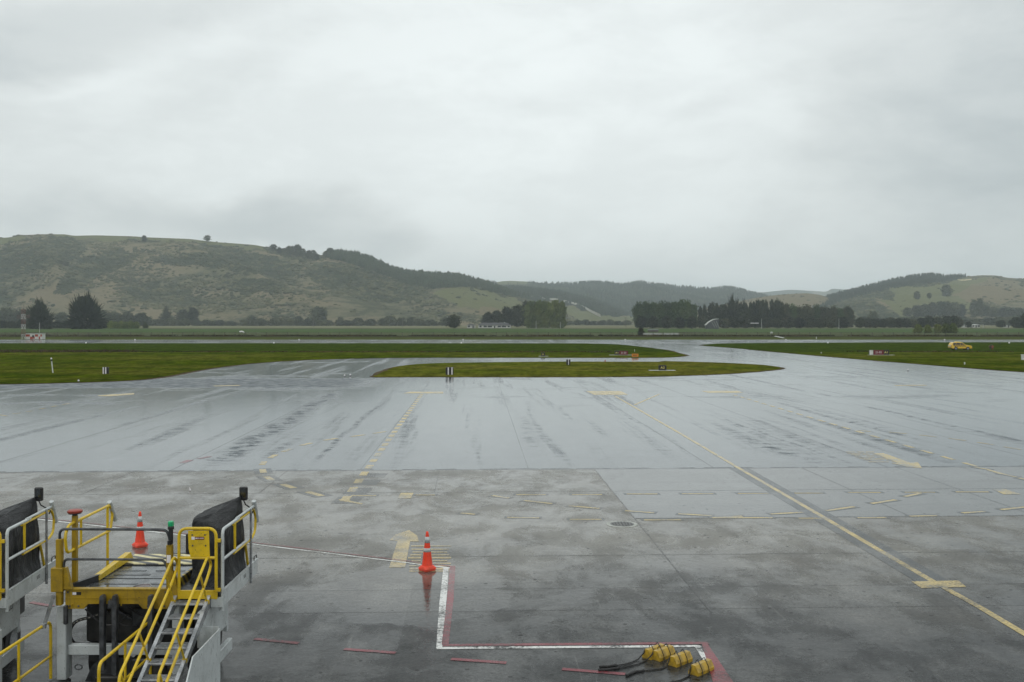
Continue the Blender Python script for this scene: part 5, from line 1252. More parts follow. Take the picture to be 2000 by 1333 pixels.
# the second loader beside it
c2 = copy_tree(root)
ang = math.radians(5.3); piv = Vector((WX1, 15.8, 0)); newp = Vector((-8.0, 15.75, 0)); rel = Vector(root.location) - piv
c2.location = newp + Matrix.Rotation(ang, 3, 'Z') @ rel; c2.rotation_euler = (0, 0, ang)
c2['label'] = 'second cargo loader, cut off by the left edge of the picture'

# ================================================================== TRAFFIC CONES
def cone(u, v, label):
    x, y, _ = G(u, v); s = MB(); Hc = .93; KS = .66
    t = thing('traffic_cone', (x, y, 0), label, 'traffic cone', 'traffic cones on the apron')
    hw = .172; rings = [(hw * .88, 0.0), (hw * .93, .012), (hw * .90, .035), (hw, .045), (hw * .98, .065), (.150, .105), (.134, .125)]
    V = []; N = 24
    def sq(r, a, p):  # rounded square to circle
        c_, s_ = abs(math.cos(a)) ** (2 / p), abs(math.sin(a)) ** (2 / p); return r * math.copysign(c_, math.cos(a)), r * math.copysign(s_, math.sin(a))
    for (r, z), p in zip(rings, (7, 7, 7, 7, 6, 3, 2)):
        for k in range(N):
            a = 6.28318 * k / N; px, py = sq(r, a, p); V.append((x + (px - py) * .7071 * 1.0, y + (px + py) * .7071 * 1.0, z))
    fs = [tuple(range(N - 1, -1, -1)), tuple(range((len(rings) - 1) * N, len(rings) * N))]
    for i in range(len(rings) - 1):
        for k in range(N): j = (k + 1) % N; fs.append((i*N + k, i*N + j, (i+1)*N + j, (i+1)*N + k))
    s.add(V, fs); s.build('base', M['orange'], t)
    def rad(z): return .130 - (.130 - .033) * (z - .12) / (Hc - .14)
    s = MB(); s.lathe((x, y, 0), [(.135, .115)] + [(rad(z), z) for z in (.13, .3, .5, .7, .86)] + [(.034, .89), (.026, Hc), (.010, Hc + .006)], 24); s.build('cone_body', M['orange'], t, smooth=True)
    for z0, z1 in ((.45, .54), (.665, .81)):
        s = MB(); s.lathe((x, y, 0), [(rad(z0) + .003, z0), (rad(z1) + .003, z1)], 24); s.build('reflective_band', M['reflective'], t, smooth=True)
    return t
cone(834.5, 1114, 'orange traffic cone standing alone beside the white and red painted corner')
cone(273.5, 1068, 'orange traffic cone standing behind the platform of the cargo loader')

# ================================================================== WHEEL CHOCKS
def chock(u, v, label, ang, rope):
    """u,v = picture point of the near bottom corner"""
    x, y, _ = G(u, v); A = Vector((math.cos(ang), math.sin(ang), 0)); B = Vector((-A.y, A.x, 0)); Lc, Wc, Hc = .47, .21, .165
    t = thing('wheel_chock', (x, y, 0), label, 'wheel chock', 'yellow wheel chocks with ropes')
    prof = [(0, 0), (0, .055), (.062, Hc), (Wc - .062, Hc), (Wc, .055), (Wc, 0)]
    s = MB(); o = Vector((x, y, 0))
    def pt(a, b, z): return o + A * a + B * b + Vector((0, 0, z))
    ins = lambda b, z: (Wc / 2 + (b - Wc / 2) * .96, z * .98 if z > .01 else z)
    secs = [(0.0, True), (.012, False), (Lc - .012, False), (Lc, True)]
    V = []
    for a, ii in secs:
        for b, z in prof:
            if ii: b, z = ins(b, z)
            V.append(pt(a, b, z))
    n = 6; fs = [tuple(range(n - 1, -1, -1)), tuple(range(3 * n, 4 * n))]
    for i in range(3):
        for k in range(n): j = (k + 1) % n; fs.append((i*n + k, i*n + j, (i+1)*n + j, (i+1)*n + k))
    s.add(V, fs); s.build('block', M['chock'], t)
    # rope looped over the block then trailing on the ground
    s = MB()
    for a, lift in ((.12, .06), (.31, .05)):
        arcp = [pt(a - .02, -.02, .012), pt(a, .01, .09), pt(a + .01, .08, Hc + .02), pt(a + .03, .12, Hc + lift), pt(a + .05, .17, Hc + .015), pt(a + .05, Wc + .015, .06), pt(a + .05, Wc + .03, .012)]
        s.tube(arcp, .007, 6)
    pts = [pt(.02, Wc * .75, Hc * .9), pt(-.03, Wc * .7, .10)] + [Vector((*G(a, b)[:2], .014)) for a, b in rope]
    dense = []
    for p, q in zip(pts, pts[1:]):
        dense += [p + (q - p) * (i / 4) for i in range(4)]
    dense.append(pts[-1]); s.tube(dense, .011, 6)
    # frayed splice: a thicker wrapped end
    e = dense[-9:]; k = len(e)
    s.tube([p + Vector((.01 * math.sin(i * 2.3), .012 * math.cos(i * 1.9), .004)) for i, p in enumerate(e)], .022, 7)
    s.tube([p + Vector((-.01 * math.sin(i * 2.3), .03, .0)) for i, p in enumerate(e[2:])], .017, 7)
    s.build('rope', M['rope'], t)
    return t
A45 = math.radians(44)
chock(1272, 1290, 'yellow wheel chock at the upper left, rearmost of the four roped chocks', A45, [(1246, 1290), (1232, 1296), (1217, 1300), (1203, 1301.5), (1190, 1304), (1172, 1305)])
chock(1289, 1293, 'yellow wheel chock second from the left, wedged against the rearmost one', A45, [(1262, 1292), (1247, 1299), (1229, 1303), (1210, 1307), (1190, 1310), (1170, 1311.5)])
chock(1322, 1304.5, 'yellow wheel chock third from the left, nearer the camera than the touching pair', A45, [(1303, 1303), (1292, 1308), (1276, 1310), (1258, 1312), (1240, 1315), (1224, 1322)])
chock(1364, 1322, 'yellow wheel chock nearest the camera, on the red and white painted corner line', A45, [(1347, 1318), (1343, 1324), (1330, 1330), (1315, 1334), (1295, 1342), (1275, 1350)])
x, y, _ = G(370.5, 959)
s = MB(); s.prism([(x - .03, y, 0), (x + .045, y, .01), (x + .02, y + .01, .06), (x - .015, y, .13)], (0, .03, 0)); o = s.build('litter_scrap', M['signwhite'], None, origin=(x, y, 0)); tag(o, 'tiny white scrap standing on the wet concrete behind the loaders', 'litter')

# ================================================================== AIRFIELD SIGNS AND MARKERS
def sign(u0, u1, vt, vb, label, panels, cat='airfield sign', pad=None, thick=.22, legs=2, name='airfield_sign', group=None):
    """panels: list of (ua, ub, material, text, text material)"""
    uc = (u0 + u1) / 2; X, Y, _ = G(uc, vb); Wd = (u1 - u0) * Y / F; ht = (vb - vt) * Y / F
    t = thing(name, (X, Y, 0), label, cat, group)
    z0 = .10; z1 = ht
    s = MB(); s.box((X - Wd / 2, Y, z0), (X + Wd / 2, Y + thick, z1), .02); s.build('housing', M['signblack'], t)
    for ua, ub, mt, tx, tm in panels:
        xa, xb = (ua - CU) * Y / F, (ub - CU) * Y / F
        s = MB(); s.box((xa + .02, Y - .018, z0 + .03), (xb - .02, Y - .002, z1 - .03), .004); p = s.build('panel', M[mt], t)
        if tx: text_mesh('lettering', tx, (z1 - z0) * .60, M[tm], p, ((xa + xb) / 2, Y - .024, (z0 + z1) / 2), (math.radians(90), 0, 0), .003, sx=min(1.2, (xb - xa) * .80 / (len(tx) * (z1 - z0) * .66 * .56)))
    for i in range(legs):
        xx = X + (i - (legs - 1) / 2) * Wd * .6; s = MB(); s.tube([(xx, Y + thick / 2, -.02), (xx, Y + thick / 2, z0 + .01)], .03, 8); s.build('leg', M['darksteel'], t)
    if pad:
        xa, xb = (pad[0] - CU) * Y / F, (pad[1] - CU) * Y / F
        s = MB(); s.box((xa, Y - .45, -.02), (xb, Y + .75, .085), .01); s.build('concrete_pad', M['concrete'], t)
    return t
sign(1200.5, 1227, 685.7, 694.6, 'black and red sign reading A1 21-03 near the middle of the far verge', [(1200.8, 1209.5, 'signblack', 'A1', 'signyellow'), (1209.5, 1226.8, 'signred', '21-03', 'signwhite')], pad=(1190, 1236))
sign(1697.5, 1736.5, 684, 694.6, 'red and black sign reading 21-03 A1 on the right hand verge', [(1698, 1705.6, 'offwhite', '', 'signwhite'), (1705.8, 1726, 'signred', '21-03', 'signwhite'), (1726, 1736, 'signblack', 'A1', 'signyellow')], pad=(1697, 1746))
sign(1286.5, 1301.8, 713.8, 725.0, 'black sign reading A2 on the grass island', [(1286.8, 1301.5, 'signblack', 'A2', 'signyellow')], pad=(1268, 1319))
sign(1057, 1064.2, 689.4, 697.0, 'small black sign with one letter at the taxiway edge, left of the A1 sign', [(1057.2, 1064, 'signblack', 'D', 'signyellow')], pad=(1052, 1071))
sign(1233.8, 1247.2, 691, 698.8, 'small orange board with two dark lines, right of the A1 sign', [(1233.8, 1247.2, 'signorange', '', 'signblack')], thick=.06)
bx = [o_ for o_ in bpy.data.objects if o_.get('label', '').startswith('small orange board')][0]
for ch in bx.children:
    if ch.name.startswith('panel'):
        Yb = bx.location.y; s = MB()
        for zc in (.42, .28):
            for k in range(5): s.box((bx.location.x - .34 + k * .14, Yb - .026, zc - .04), (bx.location.x - .24 + k * .14, Yb - .0185, zc + .04))
        s.build('lettering', M['signblack'], ch)
def marker(u0, u1, vt, vb, label, stripes):
    X, Y, _ = G((u0 + u1) / 2, vb); Wd = (u1 - u0) * Y / F; ht = (vb - vt) * Y / F
    t = thing('marker_board', (X, Y, 0), label, 'marker board', 'striped marker boards')
    s = MB(); s.box((X - Wd / 2, Y, .02), (X + Wd / 2, Y + .30, ht), .015); s.build('board', M['signblack'], t)
    for a, b in stripes:
        s = MB(); s.box((X - Wd / 2 + a * Wd, Y - .012, .03), (X - Wd / 2 + b * Wd, Y - .001, ht - .01)); s.build('white_stripe', M['signwhite'], t)
marker(870.4, 885.4, 718, 733.2, 'widest striped board, standing in front of the left end of the grass island', [(.27, .42), (.75, .90)])
marker(200.6, 211, 717.6, 731.4, 'striped board with a white left edge on the left verge beside the slim white post', [(.0, .22), (.45, .68)])
marker(1106.2, 1114, 702.6, 713.6, 'narrowest striped board, at the back edge of the grass island', [(.45, .62)])
x, y, _ = G(103.5, 729.4)
t = thing('marker_post', (x, y, 0), 'slim white leaning post with a black band on the left verge', 'marker post')
s = MB(); s.tube([(x, y, 0), (x - .16, y, 1.42)], .065, 10); s.build('post', M['offwhite'], t)
s = MB(); s.tube([(x - .155, y, 1.36), (x - .185, y, 1.62)], .085, 10); s.build('band', M['signblack'], t)
s = MB(); s.lathe((x - .20, y, 1.62), [(.08, 0), (.10, .06), (.06, .16), (.001, .18)], 12); s.build('lens', M['signwhite'], t)
def post(u, vt, vb, r, label, name='marker_post', cat='marker post', mat='offwhite'):
    x, y, _ = G(u, vb); h = (vb - vt) * y / F; s = MB(); s.lathe((x, y, 0), [(r, -.02), (r, h * .9), (r * .7, h), (.001, h * 1.01)], 10)
    return tag(s.build(name, M[mat], None, origin=(x, y, 0)), label, cat)
post(1884, 707.8, 713, .085, 'short white peg on the right verge below the yellow car')
post(1239.4, 682.6, 688, .05, 'thin white post behind the small orange board')
post(1594.5, 658.4, 662.4, .13, 'short white post beyond the runway in front of the paddock fence')
x, y, _ = G(2003, 704); s = MB(); s.box((x - .45, y, 0), (x + .45, y + .5, .82), .03); s.box((x - .5, y - .03, .82), (x + .5, y + .53, .87)); tag(s.build('equipment_box', M['offwhite'], None, origin=(x, y, 0)), 'white box on the verge cut off by the right edge', 'equipment box')
# small lights along the runway and taxiway edges
def light(u, v, lab, r=.20):
    x, y, _ = G(u, v); t = thing('runway_light', (x, y, 0), lab, 'runway light', 'white edge lights along the runway')
    s = MB(); s.lathe((x, y, 0), [(r * .5, -.03), (r * .5, .05), (r, .07), (r, .08)], 12); s.build('base', M['darksteel'], t)
    s = MB(); s.lathe((x, y, .08), [(r * .9, 0), (r * .95, r), (r * .6, r * 1.6), (.001, r * 1.7)], 12); s.build('lens', M['signwhite'], t)
nearL = [168, 535, 901, 1617, 1971]; farL = [263.5, 584, 904.5, 1221, 1535, 1845]
for i, u_ in enumerate(nearL): light(u_, 671.6, ordn(i) + ' white light from the left on the near edge of the runway')
for i, u_ in enumerate(farL): light(u_, 665.2, ordn(i) + ' white light from the left on the far edge of the runway')
for u_, v_, lb in ((153.5, 746.6, 'low white light at the left apron edge below the striped board'), (673, 736.5, 'left one of two low lights on the dull pavement left of the island'), (684, 735, 'right one of two low lights on the dull pavement left of the island'), (1773.5, 724.6, 'low white light on the taxiway below the red 21-03 sign'),
                   (1604, 691, 'low light on the taxiway edge left of the red 21-03 sign')):
    light(u_, v_, lb, .09)
x, y, _ = G(1182, 707.6); s = MB(); s.lathe((x, y, .03), [(.08, 0), (.10, .25), (.001, .3)], 10); tag(s.build('taxiway_light', M['red'], None, origin=(x, y, 0)), 'tiny red light at the back edge of the grass island', 'taxiway light')

# lattice mast and checkered hut at the far side of the runway
x, y, _ = G(45.5, 663.3)
t = thing('lattice_mast', (x, y, 0), 'red and white lattice mast beside the checkered hut at the far left', 'mast')
M['mastred'] = pmat('mast_red', (0.19, 0.08, 0.065, 1), (0.14, 0.06, 0.05, 1), 1.0, 0.6)
s = MB(); hw = .46; top = 10.0
for sec in range(6):
    s = MB(); z0, z1 = sec * top / 6, (sec + 1) * top / 6
    for (a, b) in ((-1, -1), (1, -1), (1, 1), (-1, 1)):
        s.bar((x + a * hw, y + b * hw, z0), (x + a * hw, y + b * hw, z1), .07, .07)
    for (a, b, c_, d_) in ((-1, -1, 1, -1), (1, -1, 1, 1), (1, 1, -1, 1), (-1, 1, -1, -1)):
        s.bar((x + a * hw, y + b * hw, z0), (x + c_ * hw, y + d_ * hw, z1), .04, .04); s.bar((x + a * hw, y + b * hw, z1), (x + c_ * hw, y + d_ * hw, z1), .06, .06)
    s.build('lattice_section', M['mastred' if sec % 2 else 'offwhite'], t)
s = MB()
for k in range(5): s.bar((x - 2.0, y - .3 + .1 * k, 7.0 + .25 * k), (x + 2.1, y + .2, 7.1 + .25 * k), .05, .05)
s.build('antenna_arms', M['mastred'], t); s = MB(); s.tube([(x + .2, y, top), (x + .2, y, top + 1.6)], .05, 6); s.build('rod', M['darksteel'], t)
X, Y, _ = G(66, 663.2); Wd = 32 * Y / F
t = thing('equipment_hut', (X, Y, 0), 'low hut painted in red and white checks beside the lattice mast', 'hut')
s = MB(); s.box((X - Wd / 2, Y, 0), (X + Wd / 2, Y + 2.4, 1.85), .03); s.build('wall', M['offwhite'], t)
M['hutred'] = pmat('hut_red', (0.34, 0.06, 0.035, 1), (0.24, 0.05, 0.03, 1), 1.5, 0.6)
for k, (a, b, z0, z1) in enumerate([(0, .26, .9, 1.65), (.27, .44, .02, .9), (.44, .56, .2, .85), (.57, .76, .9, 1.65), (.80, .89, .05, .95), (.9, 1.0, .9, 1.65)]):
    s = MB(); s.box((X - Wd / 2 + a * Wd, Y - .02, z0), (X - Wd / 2 + b * Wd, Y - .001, z1)); s.build('red_check', M['hutred'], t)
s = MB(); s.box((X - .55, Y - .03, .75), (X + .15, Y - .002, 1.35)); s.build('window', M['window'], t)
s = MB(); s.box((X - Wd / 2 - .12, Y - .15, 1.86), (X + Wd / 2 + .12, Y + 2.55, 1.98), .02); s.build('roof', M['concrete'], t)
x, y, _ = G(77.2, 651.5); s = MB(); s.tube([(x, y, 0), (x, y, 5.4)], .16, 8, .12); tag(s.build('white_pole', M['concrete'], None, origin=(x, y, 0)), 'pale pole between the two big dark cypresses, behind the hut', 'pole')

# ================================================================== CHECKERED AIRPORT CAR
X, Y, _ = G(1879, 684.2)
car = thing('airport_car', (X, Y, 0), 'yellow airport car with black checks parked on the right verge', 'car')
def carp(a): return X - 2.2 + a
s = MB()
prof = [(0.02, .40), (0.0, .75), (.10, 1.05), (.30, 1.50), (.48, 1.60), (2.1, 1.62), (2.35, 1.56), (3.05, 1.06), (3.95, .98), (4.25, .86), (4.36, .60), (4.34, .38), (3.95, .32)]
arch = lambda c: [(c + .40 * math.cos(a), .34 + .40 * math.sin(a)) for a in [math.pi * i / 8 for i in range(9)]]
low = arch(3.45) + arch(.95)
ring = prof + low + [(0.40, .34)]
secs = [(-.86, .93), (-.80, 1.0), (.80, 1.0), (.86, .93)]
V = []; n = len(ring)
for yy, k in secs:
    for a, z in ring:
        tum = .16 * max(0, (z - 1.0)) / .6
        V.append((carp(2.18 + (a - 2.18) * (1 if k == 1 else .985)), Y + .9 + yy * (1 - tum), z if k == 1 else (z - .02 if z > 1 else z)))
fs = [tuple(range(n)), tuple(range(4 * n - 1, 3 * n - 1, -1))]
for i in range(3):
    for k in range(n): j = (k + 1) % n; fs.append((i*n + j, i*n + k, (i+1)*n + k, (i+1)*n + j))
s.add(V, fs)
M['carpaint'] = pmat('car_yellow', (0.72, 0.46, 0.03, 1), (0.62, 0.38, 0.02, 1), 1.0, 0.3, coat=.4)
body = s.build('body', M['carpaint'], car)
def sy(z): return Y + .9 - .862 * (1 - .16 * max(0, z - 1.0) / .6) - .006
for pts in ([(.36, 1.12), (.46, 1.46), (1.0, 1.50), (1.0, 1.12)], [(1.07, 1.12), (1.07, 1.50), (1.85, 1.52), (1.85, 1.12)], [(1.92, 1.12), (1.92, 1.52), (2.25, 1.48), (2.80, 1.12)]):
    s = MB(); s.prism([(carp(a), sy(z), z) for a, z in pts], (0, -.006, 0)); s.build('window', M['window'], car)
s = MB(); s.prism([(carp(2.42), Y + .25, 1.52), (carp(2.42), Y + 1.55, 1.52), (carp(3.02), Y + 1.6, 1.09), (carp(3.02), Y + .2, 1.09)], (.01, 0, .012)); s.build('windscreen', M['window'], car)
s = MB()
for r_ in range(2):
    for k in range(5):
        a = .50 + k * .50 + r_ * .25; z = .90 - r_ * .18
        s.prism([(carp(a), sy(.8), z), (carp(a + .25), sy(.8), z), (carp(a + .25 - .05), sy(.8), z + .18), (carp(a - .05), sy(.8), z + .18)], (0, -.006, 0))
s.build('check_band', M['signblack'], body)
s = MB(); s.box((carp(-.012), Y + .15, .75), (carp(.10), Y + 1.65, .98), .01); s.build('rear_panel', M['offwhite'], car)
for k, zz in ((0.05, .66),): 
    s = MB(); s.box((carp(-.03), Y + .12, .80), (carp(.06), Y + .30, 1.0)); s.build('tail_light', M['red'], car)
s = MB(); s.box((carp(4.22), Y + .12, .70), (carp(4.34), Y + .42, .84), .01); s.build('headlight', M['signwhite'], car)
s = MB(); s.box((carp(-.06), Y + .1, .36), (carp(.12), Y + 1.7, .52), .02); s.box((carp(4.20), Y + .1, .34), (carp(4.42), Y + 1.7, .52), .02); s.build('bumper', M['black'], car)
s = MB(); s.box((carp(1.25), Y + .3, 1.63), (carp(1.62), Y + 1.5, 1.76), .03); lb = s.build('light_bar', M['signyellow'], car)
s = MB(); s.box((carp(1.70), Y + .4, 1.63), (carp(2.1), Y + 1.4, 1.72), .03); s.build('roof_sign', M['signyellow'], car)
for a in (.95, 3.45):
    for yy in (.04, 1.56):
        s = MB(); s.tube([(carp(a), Y + yy, .34), (carp(a), Y + yy + .2, .34)], .34, 20); wl = s.build('wheel', M['rubber'], car)
        s = MB(); ye_ = Y + yy - .008 if yy < 1 else Y + yy + .2; s.tube([(carp(a), ye_, .34), (carp(a), ye_ + .008, .34)], .19, 14); s.build('rim', M['steel'], wl)

# two crouching workers and a low bird beside the car
def person(u, vb, label, top_mat, low_mat, flip):
    x, y, _ = G(u, vb); t = thing('person', (x, y, 0.05), label, 'person', 'workers crouching on the verge')
    J = {'pel': (0, .0, .34), 'bel': (.08, 0, .52), 'che': (.20, 0, .70), 'nk': (.27, 0, .84), 'hd': (.33, 0, .95), 'ht': (.36, 0, 1.06),
         'kL': (.36, -.15, .44), 'aL': (.12, -.15, .09), 'tL': (.30, -.15, .04), 'kR': (.36, .15, .44), 'aR': (.12, .15, .09), 'tR': (.30, .15, .04),
         'sL': (.22, -.19, .76), 'eL': (.40, -.22, .54), 'hL': (.56, -.15, .36), 'sR': (.22, .19, .76), 'eR': (.40, .22, .54), 'hR': (.56, .15, .36)}
    E = [('pel', 'bel'), ('bel', 'che'), ('che', 'nk'), ('nk', 'hd'), ('hd', 'ht'), ('pel', 'kL'), ('kL', 'aL'), ('aL', 'tL'), ('pel', 'kR'), ('kR', 'aR'), ('aR', 'tR'),
         ('che', 'sL'), ('sL', 'eL'), ('eL', 'hL'), ('che', 'sR'), ('sR', 'eR'), ('eR', 'hR')]
    R_ = {'pel': .17, 'bel': .16, 'che': .18, 'nk': .07, 'hd': .11, 'ht': .08, 'kL': .09, 'kR': .09, 'aL': .055, 'aR': .055, 'tL': .05, 'tR': .05, 'sL': .08, 'sR': .08, 'eL': .055, 'eR': .055, 'hL': .045, 'hR': .045}
    names = list(J); me = bpy.data.meshes.new('body')
    me.from_pydata([(J[n][0] * flip, J[n][1], J[n][2]) for n in names], [(names.index(a), names.index(b)) for a, b in E], [])
    o = bpy.data.objects.new('body', me); col.objects.link(o); o.parent = t; me.materials.append(low_mat)
    md = o.modifiers.new('skin', 'SKIN')
    for i, n in enumerate(names):
        me.skin_vertices[0].data[i].radius = (R_[n], R_[n])
    me.skin_vertices[0].data[0].use_root = True
    o.modifiers.new('sub', 'SUBSURF').render_levels = 1
    s = MB(); s.lathe((x + .335 * flip, y, .05 + .93), [(.125, 0), (.13, .06), (.10, .13), (.001, .16)], 12); s.build('hat', M['black'], t)
    s = MB(); s.lathe((x + .17 * flip, y, .05 + .56), [(.195, 0), (.215, .10), (.20, .22), (.12, .28)], 14); s.build('jacket', top_mat, t)
    return t
person(1932, 684, 'person crouching in dull brown clothes and a dark hat, nearer the car', pmat('brown_jacket', (0.13, 0.07, 0.045, 1), None, 3), pmat('dark_brown_cloth', (0.06, 0.04, 0.03, 1), None, 3), 1)
person(1940.5, 684, 'person crouching in an orange-red jacket and a dark hat, right of the one in brown', pmat('orange_jacket', (0.30, 0.055, 0.02, 1), None, 3), pmat('orange_trousers', (0.22, 0.05, 0.02, 1), None, 3), -1)
x, y, z = W(1951, 670.8, 215)
s = MB(); s.tube([(x - .35, y, z + .10), (x - .1, y, z + .03), (x + .2, y, z - .05), (x + .45, y, z - .12)], .02, 6, .09)
bd = s.build('bird', M['black'], None, origin=(x, y, z)); tag(bd, 'dark bird flying low over the verge right of the crouching people', 'bird')
s = MB(); s.add([(x - .05, y, z + .05), (x + .18, y, z + .0), (x - .28, y - .30, z + .22), (x - .22, y - .32, z + .21)], [(0, 1, 3, 2)]); s.add([(x - .05, y, z + .05), (x + .18, y, z + .0), (x - .10, y + .42, z + .20), (x - .02, y + .44, z + .18)], [(0, 2, 3, 1)])
wg = s.build('wing', M['black'], bd)

# ================================================================== PADDOCK FENCE, YARDS, FARM BUILDINGS
Yf = G(0, 656.8)[1]
fx0, fx1 = -1010 * Yf / F, 1010 * Yf / F
fence = thing('paddock_fence', (0, Yf, 0), 'long post and wire fence running across behind the runway', 'fence')
s = MB(); s.box((fx0 - .10, Yf - .10, -.05), (fx0 + .10, Yf + .10, 1.55)); p0 = s.build('post', M['timber'], fence)
for k in range(1, 100):
    o = p0.copy(); col.objects.link(o); o.location = ((fx1 - fx0) * k / 99, 0, 0)
s = MB()
for z in (.35, .65, .95, 1.3, 1.5): s.bar((fx0, Yf - .11, z), (fx1, Yf - .11, z), .025, .035 if z < 1.4 else .07)
s.build('wires', M['darksteel'], fence)
# post and rail fence at the left and pipe rail in front of the mid belt
def railfence(u0, u1, v, h, label, n):
    Yr = G(0, v)[1]; a, b = (u0 - CU) * Yr / F, (u1 - CU) * Yr / F; t = thing('rail_fence', ((a + b) / 2, Yr, 0), label, 'fence')
    for k in range(n + 1):
        xx = a + (b - a) * k / n; s = MB(); s.box((xx - .07, Yr - .07, 0), (xx + .07, Yr + .07, h)); s.build('post', M['timber'], t)
    for z in (.35 * h, .68 * h, .97 * h): s = MB(); s.box((a, Yr - .11, z - .06), (b, Yr - .075, z + .06)); s.build('rail', M['timber'], t)
railfence(-10, 197, 658.6, 1.6, 'dark post and rail fence at the far left behind the hut', 16)
railfence(1326, 1392, 656, 1.5, 'dark rail fence running right from the stockyard', 8)
# stockyard: low pale concrete troughs and dark pens
Yk = G(0, 656)[1]
for i, (a, b) in enumerate(((1257, 1276), (1277, 1293), (1295, 1309), (1310, 1327))):
    xa, xb = (a - CU) * Yk / F, (b - CU) * Yk / F; t = thing('feed_trough', ((xa + xb) / 2, Yk, 0), ordn(i) + ' from the left of the low pale troughs right of the round shrub', 'trough', 'low pale troughs in the stockyard')
    s = MB(); s.box((xa, Yk, .35), (xb, Yk + 1.1, 1.05), .05); s.build('basin', M['concrete'], t)
    for f in (.12, .5, .88): s = MB(); xx = xa + (xb - xa) * f; s.box((xx - .25, Yk + .1, 0), (xx + .25, Yk + 1.0, .36)); s.build('leg', M['concrete'], t)
Yk2 = G(0, 649)[1]
for i, (a, b) in enumerate(((1266, 1276.5), (1277.5, 1286))):
    xa, xb = (a - CU) * Yk2 / F, (b - CU) * Yk2 / F; t = thing('cattle_shelter', ((xa + xb) / 2, Yk2, 0), ('left' if i == 0 else 'right') + ' one of two small dark shelters behind the troughs', 'shelter', 'small dark shelters')
    s = MB(); s.box((xa, Yk2, 0), (xb, Yk2 + 2.2, 1.05), .03); s.build('wall', M['timber'], t)
    s = MB(); s.prism([(xa - .1, Yk2 - .15, 1.05), (xa - .1, Yk2 + 2.35, 1.06), (xa - .1, Yk2 + 1.1, 1.45)], (xb - xa + .2, 0, 0)); s.build('roof', M['darksteel'], t)
x, y, _ = G(472.5, 651.4)
s = MB(); V = []
s.tube([(x - 1.05, y, .62), (x - .9, y, .75), (x - .3, y, .92), (x + .3, y, .80), (x + .75, y, .62), (x + 1.1, y, .30)], .42, 10, .26)
tag(s.build('wrapped_bale', M['signwhite'], None, origin=(x, y, 0)), 'white wrapped bale lying in the green paddock at the foot of the left hill', 'bale')
x, y, _ = G(1507, 655.5); t = thing('water_tank', (x, y, 0), 'small pale tank on a stub post at the paddock fence', 'tank')
s = MB(); s.tube([(x, y, 0), (x, y, .8)], .16, 8); s.build('post', M['timber'], t); s = MB(); s.lathe((x, y, .8), [(.45, 0), (.6, .25), (.5, .65), (.001, .75)], 14); s.build('tank', M['offwhite'], t)
a, b = Vector(G(1514, 657.6)), Vector(G(1530, 661)); s = MB(); s.bar(a + Vector((0, 0, .1)), b + Vector((0, 0, .1)), .7, .18); tag(s.build('concrete_beam', M['offwhite'], None, origin=a), 'pale concrete beam lying beside the small tank', 'beam')

def house(u0, u1, vb, vt, label, Yh=None, wallh=2.5, dep=9, nwin=4, roofm='roof', name='farmhouse', chimney=False):
    Yh = Yh or G(0, vb)[1]; xa, xb = (u0 - CU) * Yh / F, (u1 - CU) * Yh / F; zt = H - (vt - VH) * Yh / F
    t = thing(name, ((xa + xb) / 2, Yh, 0), label, 'house')
    s = MB(); s.box((xa, Yh, 0), (xb, Yh + dep, wallh)); wl = s.build('wall', M['housewall'], t)
    ov = .6; hp = min(dep / 2, (xb - xa) / 2) * .95
    s = MB(); s.add([(xa - ov, Yh - ov, wallh - .1), (xb + ov, Yh - ov, wallh - .1), (xb + ov, Yh + dep + ov, wallh - .1), (xa - ov, Yh + dep + ov, wallh - .1), (xa + hp, Yh + dep / 2, zt), (xb - hp, Yh + dep / 2, zt)],
                    [(0, 1, 5, 4), (2, 3, 4, 5), (1, 2, 5), (3, 0, 4), (3, 2, 1, 0)]); rf = s.build('roof', M[roofm], t)
    if chimney: s = MB(); s.box((xb - hp - 2, Yh + dep / 2 - .5, zt - .8), (xb - hp - 1, Yh + dep / 2 + .5, zt + .5)); s.build('chimney', M['concrete'], rf)
    for k in range(nwin):
        xc = xa + (xb - xa) * (k + .5) / nwin; w2 = (xb - xa) / nwin * (.22 + .12 * ((k * 7) % 3))
        if k == nwin // 2: s = MB(); s.box((xc - .6, Yh - .05, 0), (xc + .6, Yh - .002, 2.1)); s.build('door', M['window'], t)
        else: s = MB(); s.box((xc - w2, Yh - .05, .7), (xc + w2, Yh - .002, 2.1)); s.build('window', M['window'], t)
    return t
house(934, 998, 641.2, 630.5, 'long low farmhouse with a grey hipped roof in front of the dark trees', wallh=2.6, nwin=7, chimney=True)
house(912, 928, 641.2, 632.5, 'small hip-roofed building just left of the long farmhouse', wallh=2.5, nwin=2, dep=7)
house(1884, 1896, 640, 634.5, 'left one of the two white cottages at the far right', wallh=2.2, nwin=3, dep=7, roofm='concrete', name='cottage')
house(1899, 1914, 640, 633.5, 'right one of the two white cottages at the far right', wallh=2.4, nwin=3, dep=7, roofm='concrete', name='cottage')
house(1960, 1973, 640, 635.5, 'white cottage beside the dark trees near the right edge', wallh=2.0, nwin=2, dep=6, roofm='concrete', name='cottage')
